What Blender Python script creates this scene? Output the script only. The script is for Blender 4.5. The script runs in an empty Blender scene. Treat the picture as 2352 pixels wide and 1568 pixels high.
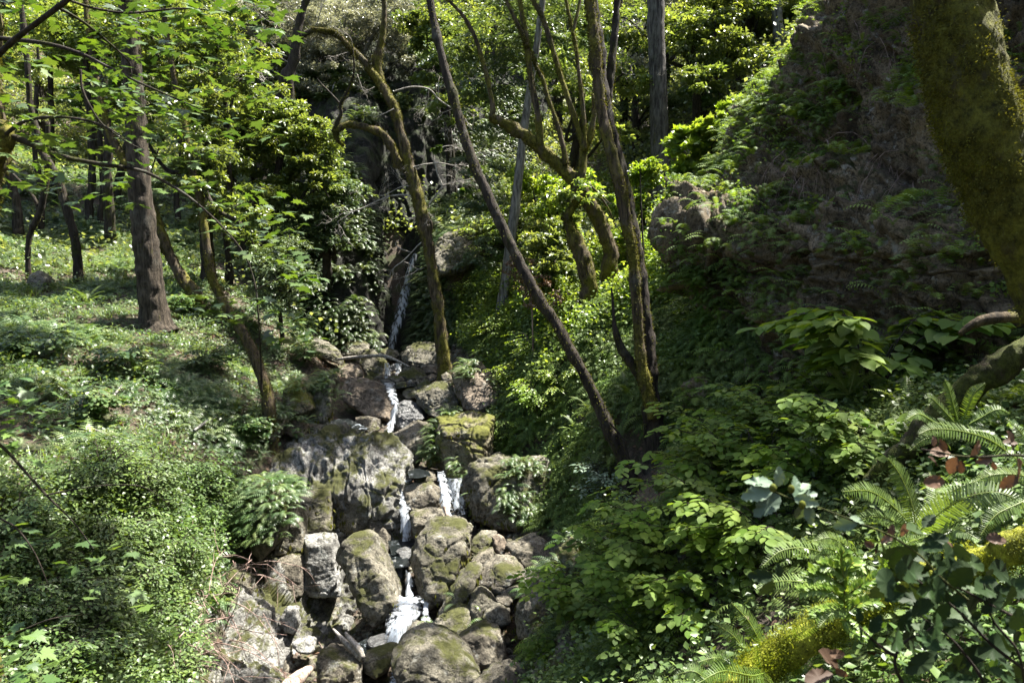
import bpy, bmesh, math, random
import numpy as np
from mathutils import Vector
R = math.radians
sc = bpy.context.scene
C = sc.collection
# ------------------------------------------------------------------ camera, sky, sun, exposure
PITCH = R(-6.0); FOC = 1699.0; CX, CY = 1176.0, 784.0      # FOC in units of a 2352 px wide picture
cam = bpy.data.cameras.new('camera'); co = bpy.data.objects.new('camera', cam); C.objects.link(co)
cam.lens = 36 * FOC / 2352; cam.sensor_width = 36; cam.clip_end = 400; cam.clip_start = 0.05
co.rotation_euler = (R(90) + PITCH, 0, 0); sc.camera = co
cam.dof.use_dof = True; cam.dof.focus_distance = 10.0; cam.dof.aperture_fstop = 6.3
SUN_EL, SUN_AZ = R(63), R(57)                                # azimuth to the right of the view direction
sdir = Vector((math.sin(SUN_AZ) * math.cos(SUN_EL), math.cos(SUN_AZ) * math.cos(SUN_EL), math.sin(SUN_EL)))
w = bpy.data.worlds.new('World'); sc.world = w; w.use_nodes = True
nt = w.node_tree; bg = nt.nodes['Background']
sky = nt.nodes.new('ShaderNodeTexSky'); sky.sky_type = 'NISHITA'; sky.sun_disc = False
sky.dust_density = 3.0; sky.ozone_density = .35; sky.sun_elevation = SUN_EL; sky.sun_rotation = SUN_AZ
nt.links.new(sky.outputs[0], bg.inputs[0]); bg.inputs[1].default_value = 0.075
sl = bpy.data.lights.new('sun', 'SUN'); sl.energy = 5.0; sl.angle = R(0.5); sl.color = (1.0, 0.96, 0.88)
so = bpy.data.objects.new('sun', sl); C.objects.link(so); so.location = sdir * 60
so.rotation_euler = sdir.to_track_quat('Z', 'Y').to_euler()
sc.view_settings.view_transform = 'Standard'; sc.view_settings.look = 'None'
sc.view_settings.exposure = 2.42; sc.view_settings.gamma = 1
cy = sc.cycles
cy.max_bounces = 7; cy.diffuse_bounces = 4; cy.glossy_bounces = 2; cy.transmission_bounces = 5; cy.transparent_max_bounces = 12
cy.caustics_reflective = False; cy.caustics_refractive = False; cy.sample_clamp_indirect = 6.0
cy.use_denoising = True

# ------------------------------------------------------------------ maths helpers
cp, sp = math.cos(PITCH), math.sin(PITCH)
def at(px, py, Y):
    u = (px - CX) / FOC; v = (CY - py) / FOC
    y = cp - v * sp; z = sp + v * cp
    return Vector((u * Y / y, Y, z * Y / y))
def proj(P):
    P = np.asarray(P, float); d = P[..., 1] * cp + P[..., 2] * sp; h = -P[..., 1] * sp + P[..., 2] * cp
    d = np.where(d < 0.05, 0.05, d)
    return CX + FOC * P[..., 0] / d, CY - FOC * h / d, d
def _hash(ix, iy, iz, seed):
    h = (ix * 374761393 + iy * 668265263 + iz * 1440662683 + seed * 974634777) & 0xffffffff
    h = ((h ^ (h >> 13)) * 1274126177) & 0xffffffff
    h = ((h ^ (h >> 16)) * 2246822519) & 0xffffffff
    return ((h ^ (h >> 15)) & 0xffff) / 32767.5 - 1.0
def noise3(P, seed=0):
    P = np.asarray(P, float); i = np.floor(P).astype(np.int64); f = P - i
    f = f * f * f * (f * (f * 6 - 15) + 10)
    r = 0
    for dx in (0, 1):
        wx = f[:, 0] if dx else 1 - f[:, 0]
        for dy in (0, 1):
            wy = f[:, 1] if dy else 1 - f[:, 1]
            for dz in (0, 1):
                wz = f[:, 2] if dz else 1 - f[:, 2]
                r = r + wx * wy * wz * _hash(i[:, 0] + dx, i[:, 1] + dy, i[:, 2] + dz, seed)
    return r
def fbm(P, octv=4, seed=0, gain=.5, ridged=False):
    P = np.asarray(P, float); a = 1; s = 0; t = 0
    for k in range(octv):
        n = noise3(P * (2.03 ** k) + k * 17.3, seed + k)
        if ridged: n = 1 - 2 * np.abs(n)
        s = s + a * n; t += a; a *= gain
    return s / t
def worley(P, seed=0):
    P = np.asarray(P, float); i = np.floor(P).astype(np.int64); best = np.full(len(P), 9.0); sec = best.copy()
    for dx in (-1, 0, 1):
        for dy in (-1, 0, 1):
            for dz in (-1, 0, 1):
                c = i + np.array((dx, dy, dz))
                q = np.stack([c[:, k] + .5 + .45 * _hash(c[:, 0], c[:, 1], c[:, 2], seed + 7 * k) for k in range(3)], 1)
                d = np.linalg.norm(P - q, axis=1)
                sec = np.minimum(sec, np.maximum(d, best)); best = np.minimum(best, d)
    return best, sec
def inpoly(x, y, poly):
    x = np.asarray(x); y = np.asarray(y); ins = np.zeros(x.shape, bool); n = len(poly); j = n - 1
    for i in range(n):
        xi, yi = poly[i]; xj, yj = poly[j]
        c = ((yi > y) != (yj > y)) & (x < (xj - xi) * (y - yi) / ((yj - yi) if yj != yi else 1e-9) + xi)
        ins ^= c; j = i
    return ins
def catmull(pts, n):
    P = np.asarray(pts, float)
    if len(P) == 2: return P[0] + (P[1] - P[0]) * np.linspace(0, 1, n)[:, None]
    Q = np.vstack([2 * P[0] - P[1], P, 2 * P[-1] - P[-2]]); t = np.linspace(0, len(P) - 1 - 1e-6, n)
    k = t.astype(int); f = (t - k)[:, None]
    a, b, c, d = Q[k], Q[k + 1], Q[k + 2], Q[k + 3]
    return .5 * ((2 * b) + (c - a) * f + (2 * a - 5 * b + 4 * c - d) * f * f + (3 * b - a - 3 * c + d) * f ** 3)
def norm(a):
    a = np.asarray(a, float); return a / np.maximum(np.linalg.norm(a, axis=-1, keepdims=True), 1e-9)
def frames(d, up):
    d = norm(d); x = np.cross(d, up); bad = np.linalg.norm(x, axis=1) < 1e-4
    x[bad] = np.cross(d[bad], (1, .3, .1)); x = norm(x); z = np.cross(x, d)
    return np.stack([x, d, z], 2)

# ------------------------------------------------------------------ mesh helpers
def mesh(name, V, F, rnd=None, smooth=False):
    """F: list of integer arrays, each (n, k)."""
    me = bpy.data.meshes.new(name); V = np.asarray(V, np.float32)
    F = [np.asarray(f, np.int32) for f in F if len(f)]
    me.vertices.add(len(V)); me.vertices.foreach_set('co', V.ravel())
    tot = np.concatenate([np.full(len(f), f.shape[1], np.int32) for f in F])
    idx = np.concatenate([f.ravel() for f in F])
    me.loops.add(len(idx)); me.loops.foreach_set('vertex_index', idx)
    me.polygons.add(len(tot)); me.polygons.foreach_set('loop_start', np.concatenate([[0], np.cumsum(tot)[:-1]]).astype(np.int32))
    me.polygons.foreach_set('loop_total', tot)
    if smooth: me.polygons.foreach_set('use_smooth', np.ones(len(tot), bool))
    me.update(calc_edges=True)
    if rnd is not None:
        a = me.attributes.new('rnd', 'FLOAT', 'POINT'); a.data.foreach_set('value', np.asarray(rnd, np.float32))
    return me
def link(name, me, mat, parent=None):
    o = bpy.data.objects.new(name, me); C.objects.link(o)
    if mat and me is not None and not me.materials: me.materials.append(mat)
    if parent: o.parent = parent
    return o
def tag(o, label=None, cat=None, group=None, kind=None):
    if label: o['label'] = label
    if cat: o['category'] = cat
    if group: o['group'] = group
    if kind: o['kind'] = kind
    return o
def empty(name, loc, label, cat, group=None):
    o = bpy.data.objects.new(name, None); C.objects.link(o); o.location = loc; o.empty_display_size = .1
    tag(o, label, cat, group); return o
class Batch:
    def __init__(s): s.V = []; s.F = {}; s.r = []; s.n = 0
    def raw(s, V, Fs, rnd=0.5):
        V = np.asarray(V, float)
        for f in Fs:
            f = np.asarray(f); s.F.setdefault(f.shape[1], []).append(f + s.n)
        s.V.append(V); s.r.append(np.full(len(V), rnd) if np.isscalar(rnd) else rnd); s.n += len(V)
    def inst(s, tmpl, M, T, rnd, scale=1.0):
        tv, tf = tmpl; n = len(T)
        if n == 0: return
        sc_ = np.broadcast_to(np.asarray(scale, float), (n,)) if np.ndim(scale) < 2 else None
        V = np.einsum('nij,vj->nvi', M, tv)
        V = V * sc_[:, None, None] + np.asarray(T)[:, None, :]
        nv = len(tv); off = (np.arange(n) * nv)[:, None, None] + s.n
        s.F.setdefault(tf.shape[1], []).append((tf[None] + off).reshape(-1, tf.shape[1]))
        s.V.append(V.reshape(-1, 3)); s.r.append(np.repeat(rnd, nv)); s.n += n * nv
    def mesh(s, name, smooth=False, origin=None):
        V = np.vstack(s.V)
        if origin is not None: V = V - np.asarray(origin)
        return mesh(name, V, [np.vstack(f) for f in s.F.values()], np.concatenate(s.r), smooth)
def tube(pts, rad, sides=8, n=None, rough=0.0, seed=0, cap=True, flare=0, freq=6, resample=True):
    pts = np.asarray(pts, float); rad = np.asarray(rad, float)
    if resample:
        n = n or max(6, len(pts) * 4)
        P = catmull(pts, n); Rr = np.interp(np.linspace(0, 1, n), np.linspace(0, 1, len(rad)), rad)
    else: P = pts; n = len(P); Rr = rad
    if flare: Rr = Rr * (1 + flare * np.exp(-np.linspace(0, 1, n) * 22))
    T = norm(np.gradient(P, axis=0)); ref = np.array((.0, -1, .02)); Xs = norm(np.cross(T, ref)); Ys = np.cross(T, Xs)
    a = np.linspace(0, 2 * math.pi, sides, endpoint=False)
    d = np.cos(a)[None, :, None] * Xs[:, None] + np.sin(a)[None, :, None] * Ys[:, None]
    V = P[:, None] + d * Rr[:, None, None]
    V = V.reshape(-1, 3)
    if rough:
        nn = fbm(V * freq, 3, seed) * .6 + fbm(V * freq * np.array((1, 1, .25)) * 2.2, 2, seed + 5, ridged=True) * .4
        kn = np.clip(fbm(V * 2.6, 2, seed + 31) - .32, 0, 1) * 2.2; V = V + d.reshape(-1, 3) * ((nn + kn) * rough * 1.25 * np.repeat(Rr, sides))[:, None]
    i = np.arange(n - 1)[:, None] * sides; j = np.arange(sides)[None]; k = (j + 1) % sides
    Q = np.stack([i + j, i + k, i + sides + k, i + sides + j], 2).reshape(-1, 4)
    V = np.vstack([V, P[0], P[-1]]); c0 = n * sides; j = np.arange(sides); k = (j + 1) % sides
    T3 = np.vstack([np.stack([k, j, np.full(sides, c0)], 1), np.stack([(n - 1) * sides + j, (n - 1) * sides + k, np.full(sides, c0 + 1)], 1)])
    return V, [Q, T3]

# ------------------------------------------------------------------ materials
def newmat(name):
    m = bpy.data.materials.new(name); m.use_nodes = True
    t = m.node_tree; return m, t, t.nodes['Principled BSDF'], t.nodes['Material Output']
def N(t, kind, **kw):
    n = t.nodes.new('ShaderNode' + kind)
    for k, v in kw.items():
        if k in n.inputs: n.inputs[k].default_value = v
        else: setattr(n, k, v)
    return n
def ramp(t, src, stops):
    r = t.nodes.new('ShaderNodeValToRGB'); e = r.color_ramp.elements
    while len(e) < len(stops): e.new(0.5)
    for q, (p, c) in zip(e, stops): q.position = p; q.color = (c, c, c, 1) if np.isscalar(c) else (*c, 1)
    t.links.new(src, r.inputs[0]); return r.outputs[0]
def mixc(t, f, a, b):
    m = t.nodes.new('ShaderNodeMix'); m.data_type = 'RGBA'
    for s, i in ((f, 0), (a, 6), (b, 7)):
        if isinstance(s, bpy.types.NodeSocket): t.links.new(s, m.inputs[i])
        else: m.inputs[i].default_value = s if i == 0 else (*s, 1)
    return m.outputs[2]
def mth(t, op, a, b=None):
    m = t.nodes.new('ShaderNodeMath'); m.operation = op
    for s, i in ((a, 0), (b, 1)):
        if s is None: continue
        if isinstance(s, bpy.types.NodeSocket): t.links.new(s, m.inputs[i])
        else: m.inputs[i].default_value = s
    return m.outputs[0]
def noise(t, scale, detail=5, rough=.6, stretch=None, off=0):
    g = t.nodes.new('ShaderNodeNewGeometry'); src = g.outputs['Position']
    mp = t.nodes.new('ShaderNodeMapping'); mp.inputs['Scale'].default_value = stretch or (1, 1, 1); mp.inputs['Location'].default_value = (off, off, off)
    t.links.new(src, mp.inputs[0])
    n = N(t, 'TexNoise', Scale=scale, Detail=detail, Roughness=rough); t.links.new(mp.outputs[0], n.inputs['Vector'])
    return n.outputs['Fac']
def rockmat(name, dark=(.07, .065, .06), light=(.36, .345, .32), moss=.5, mosscol=(.068, .072, .014), rough=.85, lichen=.5, bump=1.3, spec=.3):
    m, t, b, o = newmat(name)
    n1 = noise(t, 1.7, 8, .65); n2 = noise(t, 11, 8, .7, off=3); n3 = noise(t, 45, 5, .7, off=9)
    base = mixc(t, ramp(t, n1, [(.32, 0), (.68, 1)]), dark, light)
    base = mixc(t, ramp(t, n2, [(.38, .85), (.5, 0.0)]), base, [c * .4 for c in dark])
    base = mixc(t, ramp(t, n3, [(.40, .6), (.52, 0.0)]), base, [c * .6 for c in dark])
    vv = N(t, 'TexNoise', Scale=3.2, Detail=2, Roughness=.5); crack = ramp(t, mth(t, 'ABSOLUTE', mth(t, 'SUBTRACT', noise(t, 3.1, 3, .55, (1, 1, .55), off=77), .5)), [(0, 1), (.012, 0)])
    base = mixc(t, mth(t, 'MULTIPLY', crack, .8), base, [c * .3 for c in dark])
    base = mixc(t, ramp(t, noise(t, 5.5, 6, .75, off=21), [(.56, 0), (.66, lichen)]), base, (.46, .47, .43))
    g = t.nodes.new('ShaderNodeNewGeometry'); sx = t.nodes.new('ShaderNodeSeparateXYZ'); t.links.new(g.outputs['Normal'], sx.inputs[0])
    up = mth(t, 'MULTIPLY', sx.outputs[2], .12)
    mf = mth(t, 'ADD', noise(t, 2.3, 7, .7, off=40), up)
    th = .80 - moss * .30
    mfac = ramp(t, mf, [(th, 0), (th + .10, .92)])
    mcol = mixc(t, noise(t, 30, 4, .7, off=5), [c * .35 for c in mosscol], [c * 1.5 for c in mosscol])
    base = mixc(t, mfac, base, mcol)
    t.links.new(base, b.inputs['Base Color']); b.inputs['Roughness'].default_value = rough; b.inputs['Specular IOR Level'].default_value = spec
    h = mth(t, 'ADD', mth(t, 'MULTIPLY', n2, .55), mth(t, 'MULTIPLY', n3, .25))
    h = mth(t, 'ADD', h, mth(t, 'MULTIPLY', mth(t, 'MULTIPLY', mfac, noise(t, 90, 3, .8, off=2)), .5))
    bp = N(t, 'Bump', Strength=.9, Distance=.06 * bump); t.links.new(h, bp.inputs['Height']); t.links.new(bp.outputs[0], b.inputs['Normal'])
    return m
def barkmat(name, c1, c2, moss=0.0, mosscol=(.10, .10, .012), vs=9, bump=.03):
    m, t, b, o = newmat(name)
    st = (1, 1, .16)
    n1 = noise(t, vs * 2.2, 6, .65, st); n2 = noise(t, vs * 7, 5, .7, (1, 1, .45), off=7)
    base = mixc(t, ramp(t, n1, [(.38, 0), (.62, 1)]), c1, c2)
    base = mixc(t, ramp(t, noise(t, 3, 5, .7, off=60), [(.55, 0), (.7, .3)]), base, (.16, .165, .14))
    mf = ramp(t, noise(t, 2.6, 6, .7, (1, 1, .6), off=33), [(.66 - moss * .4, 0), (.76 - moss * .4, 1)])
    mcol = mixc(t, ramp(t, noise(t, 15, 7, .8, off=5), [(.36, 0), (.64, 1)]), [c * .15 for c in mosscol], [c * 1.6 for c in mosscol])
    base = mixc(t, mf, base, mcol)
    t.links.new(base, b.inputs['Base Color']); b.inputs['Roughness'].default_value = .9; b.inputs['Specular IOR Level'].default_value = .2
    h = mth(t, 'ADD', mth(t, 'MULTIPLY', n1, .8), mth(t, 'MULTIPLY', n2, .4))
    bp = N(t, 'Bump', Strength=1.0, Distance=bump); t.links.new(h, bp.inputs['Height']); t.links.new(bp.outputs[0], b.inputs['Normal'])
    return m
def leafmat(name, cols, rough=.38, tr=.42, spec=.5, trc=(1.55, 1.45, .5)):
    m, t, b, o = newmat(name)
    a = t.nodes.new('ShaderNodeAttribute'); a.attribute_name = 'rnd'
    oi = t.nodes.new('ShaderNodeObjectInfo')
    f = mth(t, 'FRACT', mth(t, 'ADD', a.outputs['Fac'], 0.0))
    k = len(cols); base = ramp(t, f, [(i / (k - 1), c) for i, c in enumerate(cols)])
    hs = N(t, 'HueSaturation'); t.links.new(base, hs.inputs['Color'])
    t.links.new(mth(t, 'ADD', mth(t, 'MULTIPLY', oi.outputs['Random'], .4), .8), hs.inputs['Value'])
    big = noise(t, .9, 3, .6, off=71); t.links.new(ramp(t, big, [(.3, .485), (.7, .515)]), hs.inputs['Hue'])
    t.links.new(ramp(t, noise(t, 2.3, 3, .6, off=31), [(.3, .78), (.7, 1.08)]), hs.inputs['Saturation'])
    base = hs.outputs[0]
    t.links.new(base, b.inputs['Base Color']); b.inputs['Roughness'].default_value = rough; b.inputs['Specular IOR Level'].default_value = spec
    tb = t.nodes.new('ShaderNodeBsdfTranslucent')
    mu = t.nodes.new('ShaderNodeMix'); mu.data_type = 'RGBA'; mu.blend_type = 'MULTIPLY'; mu.inputs[0].default_value = 1; mu.inputs[7].default_value = (*trc, 1)
    t.links.new(base, mu.inputs[6]); t.links.new(mu.outputs[2], tb.inputs[0])
    ms = t.nodes.new('ShaderNodeMixShader'); ms.inputs[0].default_value = tr
    t.links.new(b.outputs[0], ms.inputs[1]); t.links.new(tb.outputs[0], ms.inputs[2]); t.links.new(ms.outputs[0], o.inputs[0])
    return m
M = {}
M['rock'] = rockmat('grey rock', dark=(.05, .042, .03), light=(.23, .205, .155), moss=.6, lichen=.35)
M['pale_rock'] = rockmat('pale rock', dark=(.08, .075, .065), light=(.44, .435, .41), moss=.58, lichen=.55)
M['yellow_rock'] = rockmat('yellow moss rock', dark=(.06, .05, .03), light=(.25, .22, .14), moss=1.0, mosscol=(.13, .135, .018), lichen=.3)
M['bed_rock'] = rockmat('bedrock stone', dark=(.055, .052, .045), light=(.38, .37, .34), moss=.88, lichen=.5, bump=1.6)
M['tan_rock'] = rockmat('tan rock', dark=(.08, .06, .042), light=(.29, .235, .175), moss=.45, lichen=.3)
M['mossy_rock'] = rockmat('mossy rock', dark=(.05, .045, .03), light=(.22, .20, .155), moss=.78, lichen=.3)
M['wet_rock'] = rockmat('wet rock', dark=(.025, .025, .025), light=(.11, .11, .105), moss=.2, rough=.28, lichen=.1, spec=.6)
M['cliff'] = rockmat('cliff rock', dark=(.045, .032, .018), light=(.28, .22, .14), moss=.7, mosscol=(.055, .065, .014), lichen=.45, bump=2.0)
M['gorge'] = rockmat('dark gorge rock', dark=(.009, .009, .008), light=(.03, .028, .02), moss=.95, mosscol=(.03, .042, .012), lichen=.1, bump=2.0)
M['bark_fir'] = barkmat('fir bark', (.03, .026, .024), (.13, .12, .11), 0.05, vs=8, bump=.06)
M['bark_brown'] = barkmat('furrowed brown bark', (.018, .014, .010), (.085, .068, .05), 0.12, vs=8, bump=.07)
M['bark_moss'] = barkmat('mossy bark', (.02, .015, .01), (.10, .075, .045), .5, mosscol=(.10, .092, .014))
M['bark_dark'] = barkmat('dark bark', (.012, .009, .007), (.045, .036, .027), .3, mosscol=(.032, .034, .008))
M['bark_thick'] = barkmat('thick moss bark', (.025, .018, .011), (.085, .07, .045), .62, mosscol=(.10, .10, .015), vs=6, bump=.09)
M['bark_grey'] = barkmat('grey bark', (.07, .065, .06), (.26, .25, .23), .1, bump=.04)
M['deadwood'] = barkmat('bleached wood', (.14, .125, .105), (.38, .35, .31), 0.05, vs=14, bump=.01)
M['driftwood'] = barkmat('driftwood', (.16, .11, .085), (.42, .34, .28), 0.0, vs=14, bump=.015)
M['log'] = barkmat('log bark', (.018, .013, .008), (.055, .04, .027), .75, mosscol=(.05, .058, .012), vs=7, bump=.06)
M['moss'] = barkmat('bright moss', (.10, .10, .02), (.26, .25, .035), .9, mosscol=(.26, .27, .03), vs=16, bump=.03)
M['vine'] = barkmat('dry vines', (.14, .09, .075), (.34, .25, .21), 0)
G1 = [(.035, .075, .018), (.06, .12, .025), (.095, .165, .03)]
M['fern'] = leafmat('fern leaf', [(.045, .085, .028), (.075, .13, .042), (.17, .22, .08)], rough=.38, spec=.5)
M['fern_dark'] = leafmat('shaded fern leaf', [(.06, .105, .02), (.095, .155, .03), (.15, .22, .04)], rough=.6, spec=.2)
M['sword'] = leafmat('sword fern leaf', [(.075, .13, .02), (.12, .19, .03), (.19, .25, .04)], rough=.42)
M['herb'] = leafmat('ground herb leaf', [(.045, .085, .028), (.075, .13, .042), (.17, .22, .08)], rough=.34, spec=.45)
M['bay'] = leafmat('bay leaf', [(.06, .095, .03), (.11, .155, .045), (.21, .26, .07)], rough=.32, tr=.46)
M['oak'] = leafmat('live oak leaf', [(.12, .13, .09), (.20, .20, .14), (.33, .33, .25)], rough=.36, tr=.3, trc=(1.2, 1.2, .8))
M['maple'] = leafmat('maple leaf', [(.03, .065, .014), (.05, .10, .018), (.09, .15, .022)], rough=.45, tr=.34)
M['creeper'] = leafmat('creeper leaf', [(.04, .075, .018), (.065, .11, .025), (.12, .18, .04)], rough=.4, tr=.35, spec=.35)
M['bright'] = leafmat('sunny leaf', [(.11, .19, .02), (.17, .26, .03), (.25, .33, .05)], rough=.4, tr=.45)  # bright yellow-green; on the middle slope it stands in for sunlight
M['trunk_moss'] = leafmat('trunk moss', [(.045, .045, .01), (.07, .07, .013), (.105, .105, .018)], rough=.95, tr=.2, spec=.05)
M['thick_moss'] = leafmat('thick trunk moss', [(.05, .052, .012), (.09, .092, .016), (.14, .145, .022)], rough=.95, tr=.2, spec=.05)
M['far_bay'] = leafmat('silvery bay leaf', [(.07, .10, .045), (.12, .155, .07), (.22, .25, .13)], rough=.3, tr=.48)
M['conifer'] = leafmat('conifer needles', [(.045, .08, .035), (.08, .125, .05), (.14, .18, .07)], rough=.45, tr=.25)
M['hazel'] = leafmat('hazel leaf', [(.07, .13, .015), (.10, .17, .02), (.15, .22, .03)], rough=.65, tr=.45, spec=.15)
M['laurel'] = leafmat('leathery leaf', [(.010, .022, .007), (.017, .034, .011), (.028, .05, .015)], rough=.6, tr=.08, spec=.12)  # leaf colour darkened to put the corner's shade into it
M['leaf_pale'] = leafmat('pale leathery leaf', [(.07, .11, .07), (.10, .15, .09), (.13, .18, .11)], rough=.5, tr=.1, spec=.3)
M['deadleaf'] = leafmat('dead leaf', [(.05, .032, .02), (.10, .06, .038), (.17, .11, .07)], rough=.6, tr=.2, spec=.2, trc=(1.2, .9, .5))
M['drymoss'] = leafmat('hanging moss', [(.10, .115, .015), (.17, .19, .02), (.26, .28, .03)], rough=.9, tr=.3, spec=.05)
def soil():
    m, t, b, o = newmat('forest soil')
    c = mixc(t, noise(t, 1.3, 7, .7), (.022, .018, .012), (.085, .062, .042))
    c = mixc(t, ramp(t, noise(t, 22, 6, .8, off=4), [(.5, 0), (.62, .8)]), c, (.17, .12, .085))
    c = mixc(t, ramp(t, noise(t, 3.2, 6, .7, off=14), [(.5, 0), (.6, .7)]), c, (.045, .06, .012))
    t.links.new(c, b.inputs['Base Color']); b.inputs['Roughness'].default_value = .95
    bp = N(t, 'Bump', Strength=1, Distance=.05); t.links.new(noise(t, 25, 6, .8), bp.inputs['Height']); t.links.new(bp.outputs[0], b.inputs['Normal'])
    return m
M['soil'] = soil()
def watermat():
    m, t, b, o = newmat('stream water')
    b.inputs['Base Color'].default_value = (.012, .016, .016, 1); b.inputs['Roughness'].default_value = .18; b.inputs['Specular IOR Level'].default_value = .3
    n = noise(t, 11, 6, .75); bp = N(t, 'Bump', Strength=1, Distance=.15); t.links.new(n, bp.inputs['Height']); t.links.new(bp.outputs[0], b.inputs['Normal'])
    f = N(t, 'BsdfDiffuse', Color=(.55, .6, .66, 1)); ms = t.nodes.new('ShaderNodeMixShader')
    t.links.new(ramp(t, noise(t, 6, 8, .75, off=11), [(.58, 0), (.70, .8)]), ms.inputs[0])
    t.links.new(b.outputs[0], ms.inputs[1]); t.links.new(f.outputs[0], ms.inputs[2]); t.links.new(ms.outputs[0], o.inputs[0])
    return m
M['water'] = watermat()
def fallmat():
    m, t, b, o = newmat('falling water')
    a = t.nodes.new('ShaderNodeAttribute'); a.attribute_name = 'rnd'
    b.inputs['Base Color'].default_value = (.80, .86, .93, 1); b.inputs['Roughness'].default_value = .3
    st = noise(t, 15, 4, .62, (1, 1, .06), off=4)
    f = ramp(t, mth(t, 'ADD', st, mth(t, 'MULTIPLY', a.outputs['Fac'], .17)), [(.53, .0), (.75, .8)])
    tb = N(t, 'BsdfTranslucent', Color=(.75, .82, .9, 1)); m1 = t.nodes.new('ShaderNodeMixShader'); m1.inputs[0].default_value = .45
    t.links.new(b.outputs[0], m1.inputs[1]); t.links.new(tb.outputs[0], m1.inputs[2])
    tp = t.nodes.new('ShaderNodeBsdfTransparent'); ms = t.nodes.new('ShaderNodeMixShader')
    t.links.new(f, ms.inputs[0]); t.links.new(tp.outputs[0], ms.inputs[1]); t.links.new(m1.outputs[0], ms.inputs[2]); t.links.new(ms.outputs[0], o.inputs[0])
    return m
M['fall'] = fallmat()

# ------------------------------------------------------------------ terrain
Z5 = lambda x, y: (611.5 + .27 * x, 705.6 + .27 * y)
Z6 = lambda x, y: (564.5 + .32 * x, 1081.9 + .32 * y)
CP = [(895,850,18.4),(900,830,20.5),(1010,800,18.9),(740,1010,12.4),(640,1090,11.2),(540,1230,9.8),(600,950,12),(300,1000,9.8),(0,1000,8.5),(100,1250,7.0),
 (300,1400,7.2),(450,1500,7.6),(430,1250,8.6),(0,1560,5.4),(350,755,14),(0,750,12.5),(180,650,17),(440,670,16),(40,520,22),(530,660,17),(690,765,17.3),
 (0,400,28),(300,400,28),(600,420,29),(300,200,42),(700,200,42),(1110,830,15.5),(1410,680,15),(1335,730,14),(1518,535,20),
 (1250,450,25),(1300,300,34),(1500,200,42),(1700,350,17.5),(1600,440,18),(1620,560,14),(1800,100,24),(1900,0,26),
 (1455,1120,9.5),(1200,1210,10.6),(1170,1010,12.4),(1300,800,12.8),(1480,850,11.3),(1400,980,10.4),(1700,900,9.3),(1650,760,11.3),(2000,930,7.3),(2300,900,5.5),
 (1500,1300,6.6),(1290,1450,7.2),(1340,1568,6.2),(1330,1300,8.6),(1700,1568,3.9),(2000,1420,3.6),(2300,1500,2.5),(1900,1200,4.9),(2200,1100,4.6),(1250,1230,9.8),
 (1150,1540,7.5),(1100,1350,9.2),(1560,800,11.2),(1560,680,12.6),(1480,640,15.5),(1220,720,15.5)]
SURF = []          # (V, F) of rock faces that plants may cling to
# ------------------------------------------------------------------ cliffs
def loft(name, rows, nu, nv, amp, mat, seed, freq=1.0, ledge=0):
    """rows: lists of (px, py, Y) of equal length; a displaced rock face through them."""
    G = np.array([[tuple(at(*c)) for c in r] for r in rows])
    G = np.stack([catmull(G[i], nu) for i in range(len(G))])          # rows x nu x 3
    G = np.stack([catmull(G[:, j], nv) for j in range(nu)], 1)        # nv x nu x 3
    V = G.reshape(-1, 3); du = np.gradient(G, axis=1); dv = np.gradient(G, axis=0)
    Nn = norm(np.cross(du, dv)).reshape(-1, 3); Nn[Nn[:, 1] > 0] *= -1
    Sx = V * np.array((1, 1, 1.5)) * freq
    if name == 'bedrock': Sx = V * np.array((1.7, 1.7, 1.05))
    if name == 'gorge_wall': Sx = V * np.array((.9, .9, .45))
    wd, w2 = worley(Sx * .8 + fbm(Sx, 3, seed)[:, None] * .5, seed)
    wb, wb2 = worley(Sx * 2.1 + fbm(Sx * 2, 2, seed)[:, None] * .4, seed + 5); k9 = .15 if name == 'gorge_wall' else 1.0
    d = amp * (1.3 * fbm(Sx * .35, 3, seed) + .6 * fbm(Sx * .9, 4, seed, ridged=True) + .9 * (wd - .5) - .35 * np.exp(-((w2 - wd) * 14) ** 2) + .45 * k9 * (wb - .5) - .2 * k9 * np.exp(-((wb2 - wb) * 14) ** 2) + .2 * fbm(Sx * 5, 4, seed + 3, ridged=True))
    V = V + Nn * d[:, None]
    i = np.arange(nv - 1)[:, None] * nu + np.arange(nu - 1)[None]
    F = np.stack([i, i + 1, i + nu + 1, i + nu], 2).reshape(-1, 4)
    o = link(name, mesh(name, V, [F], None, True), mat); tag(o, kind='structure'); SURF.append((V, F, name)); return o
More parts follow.
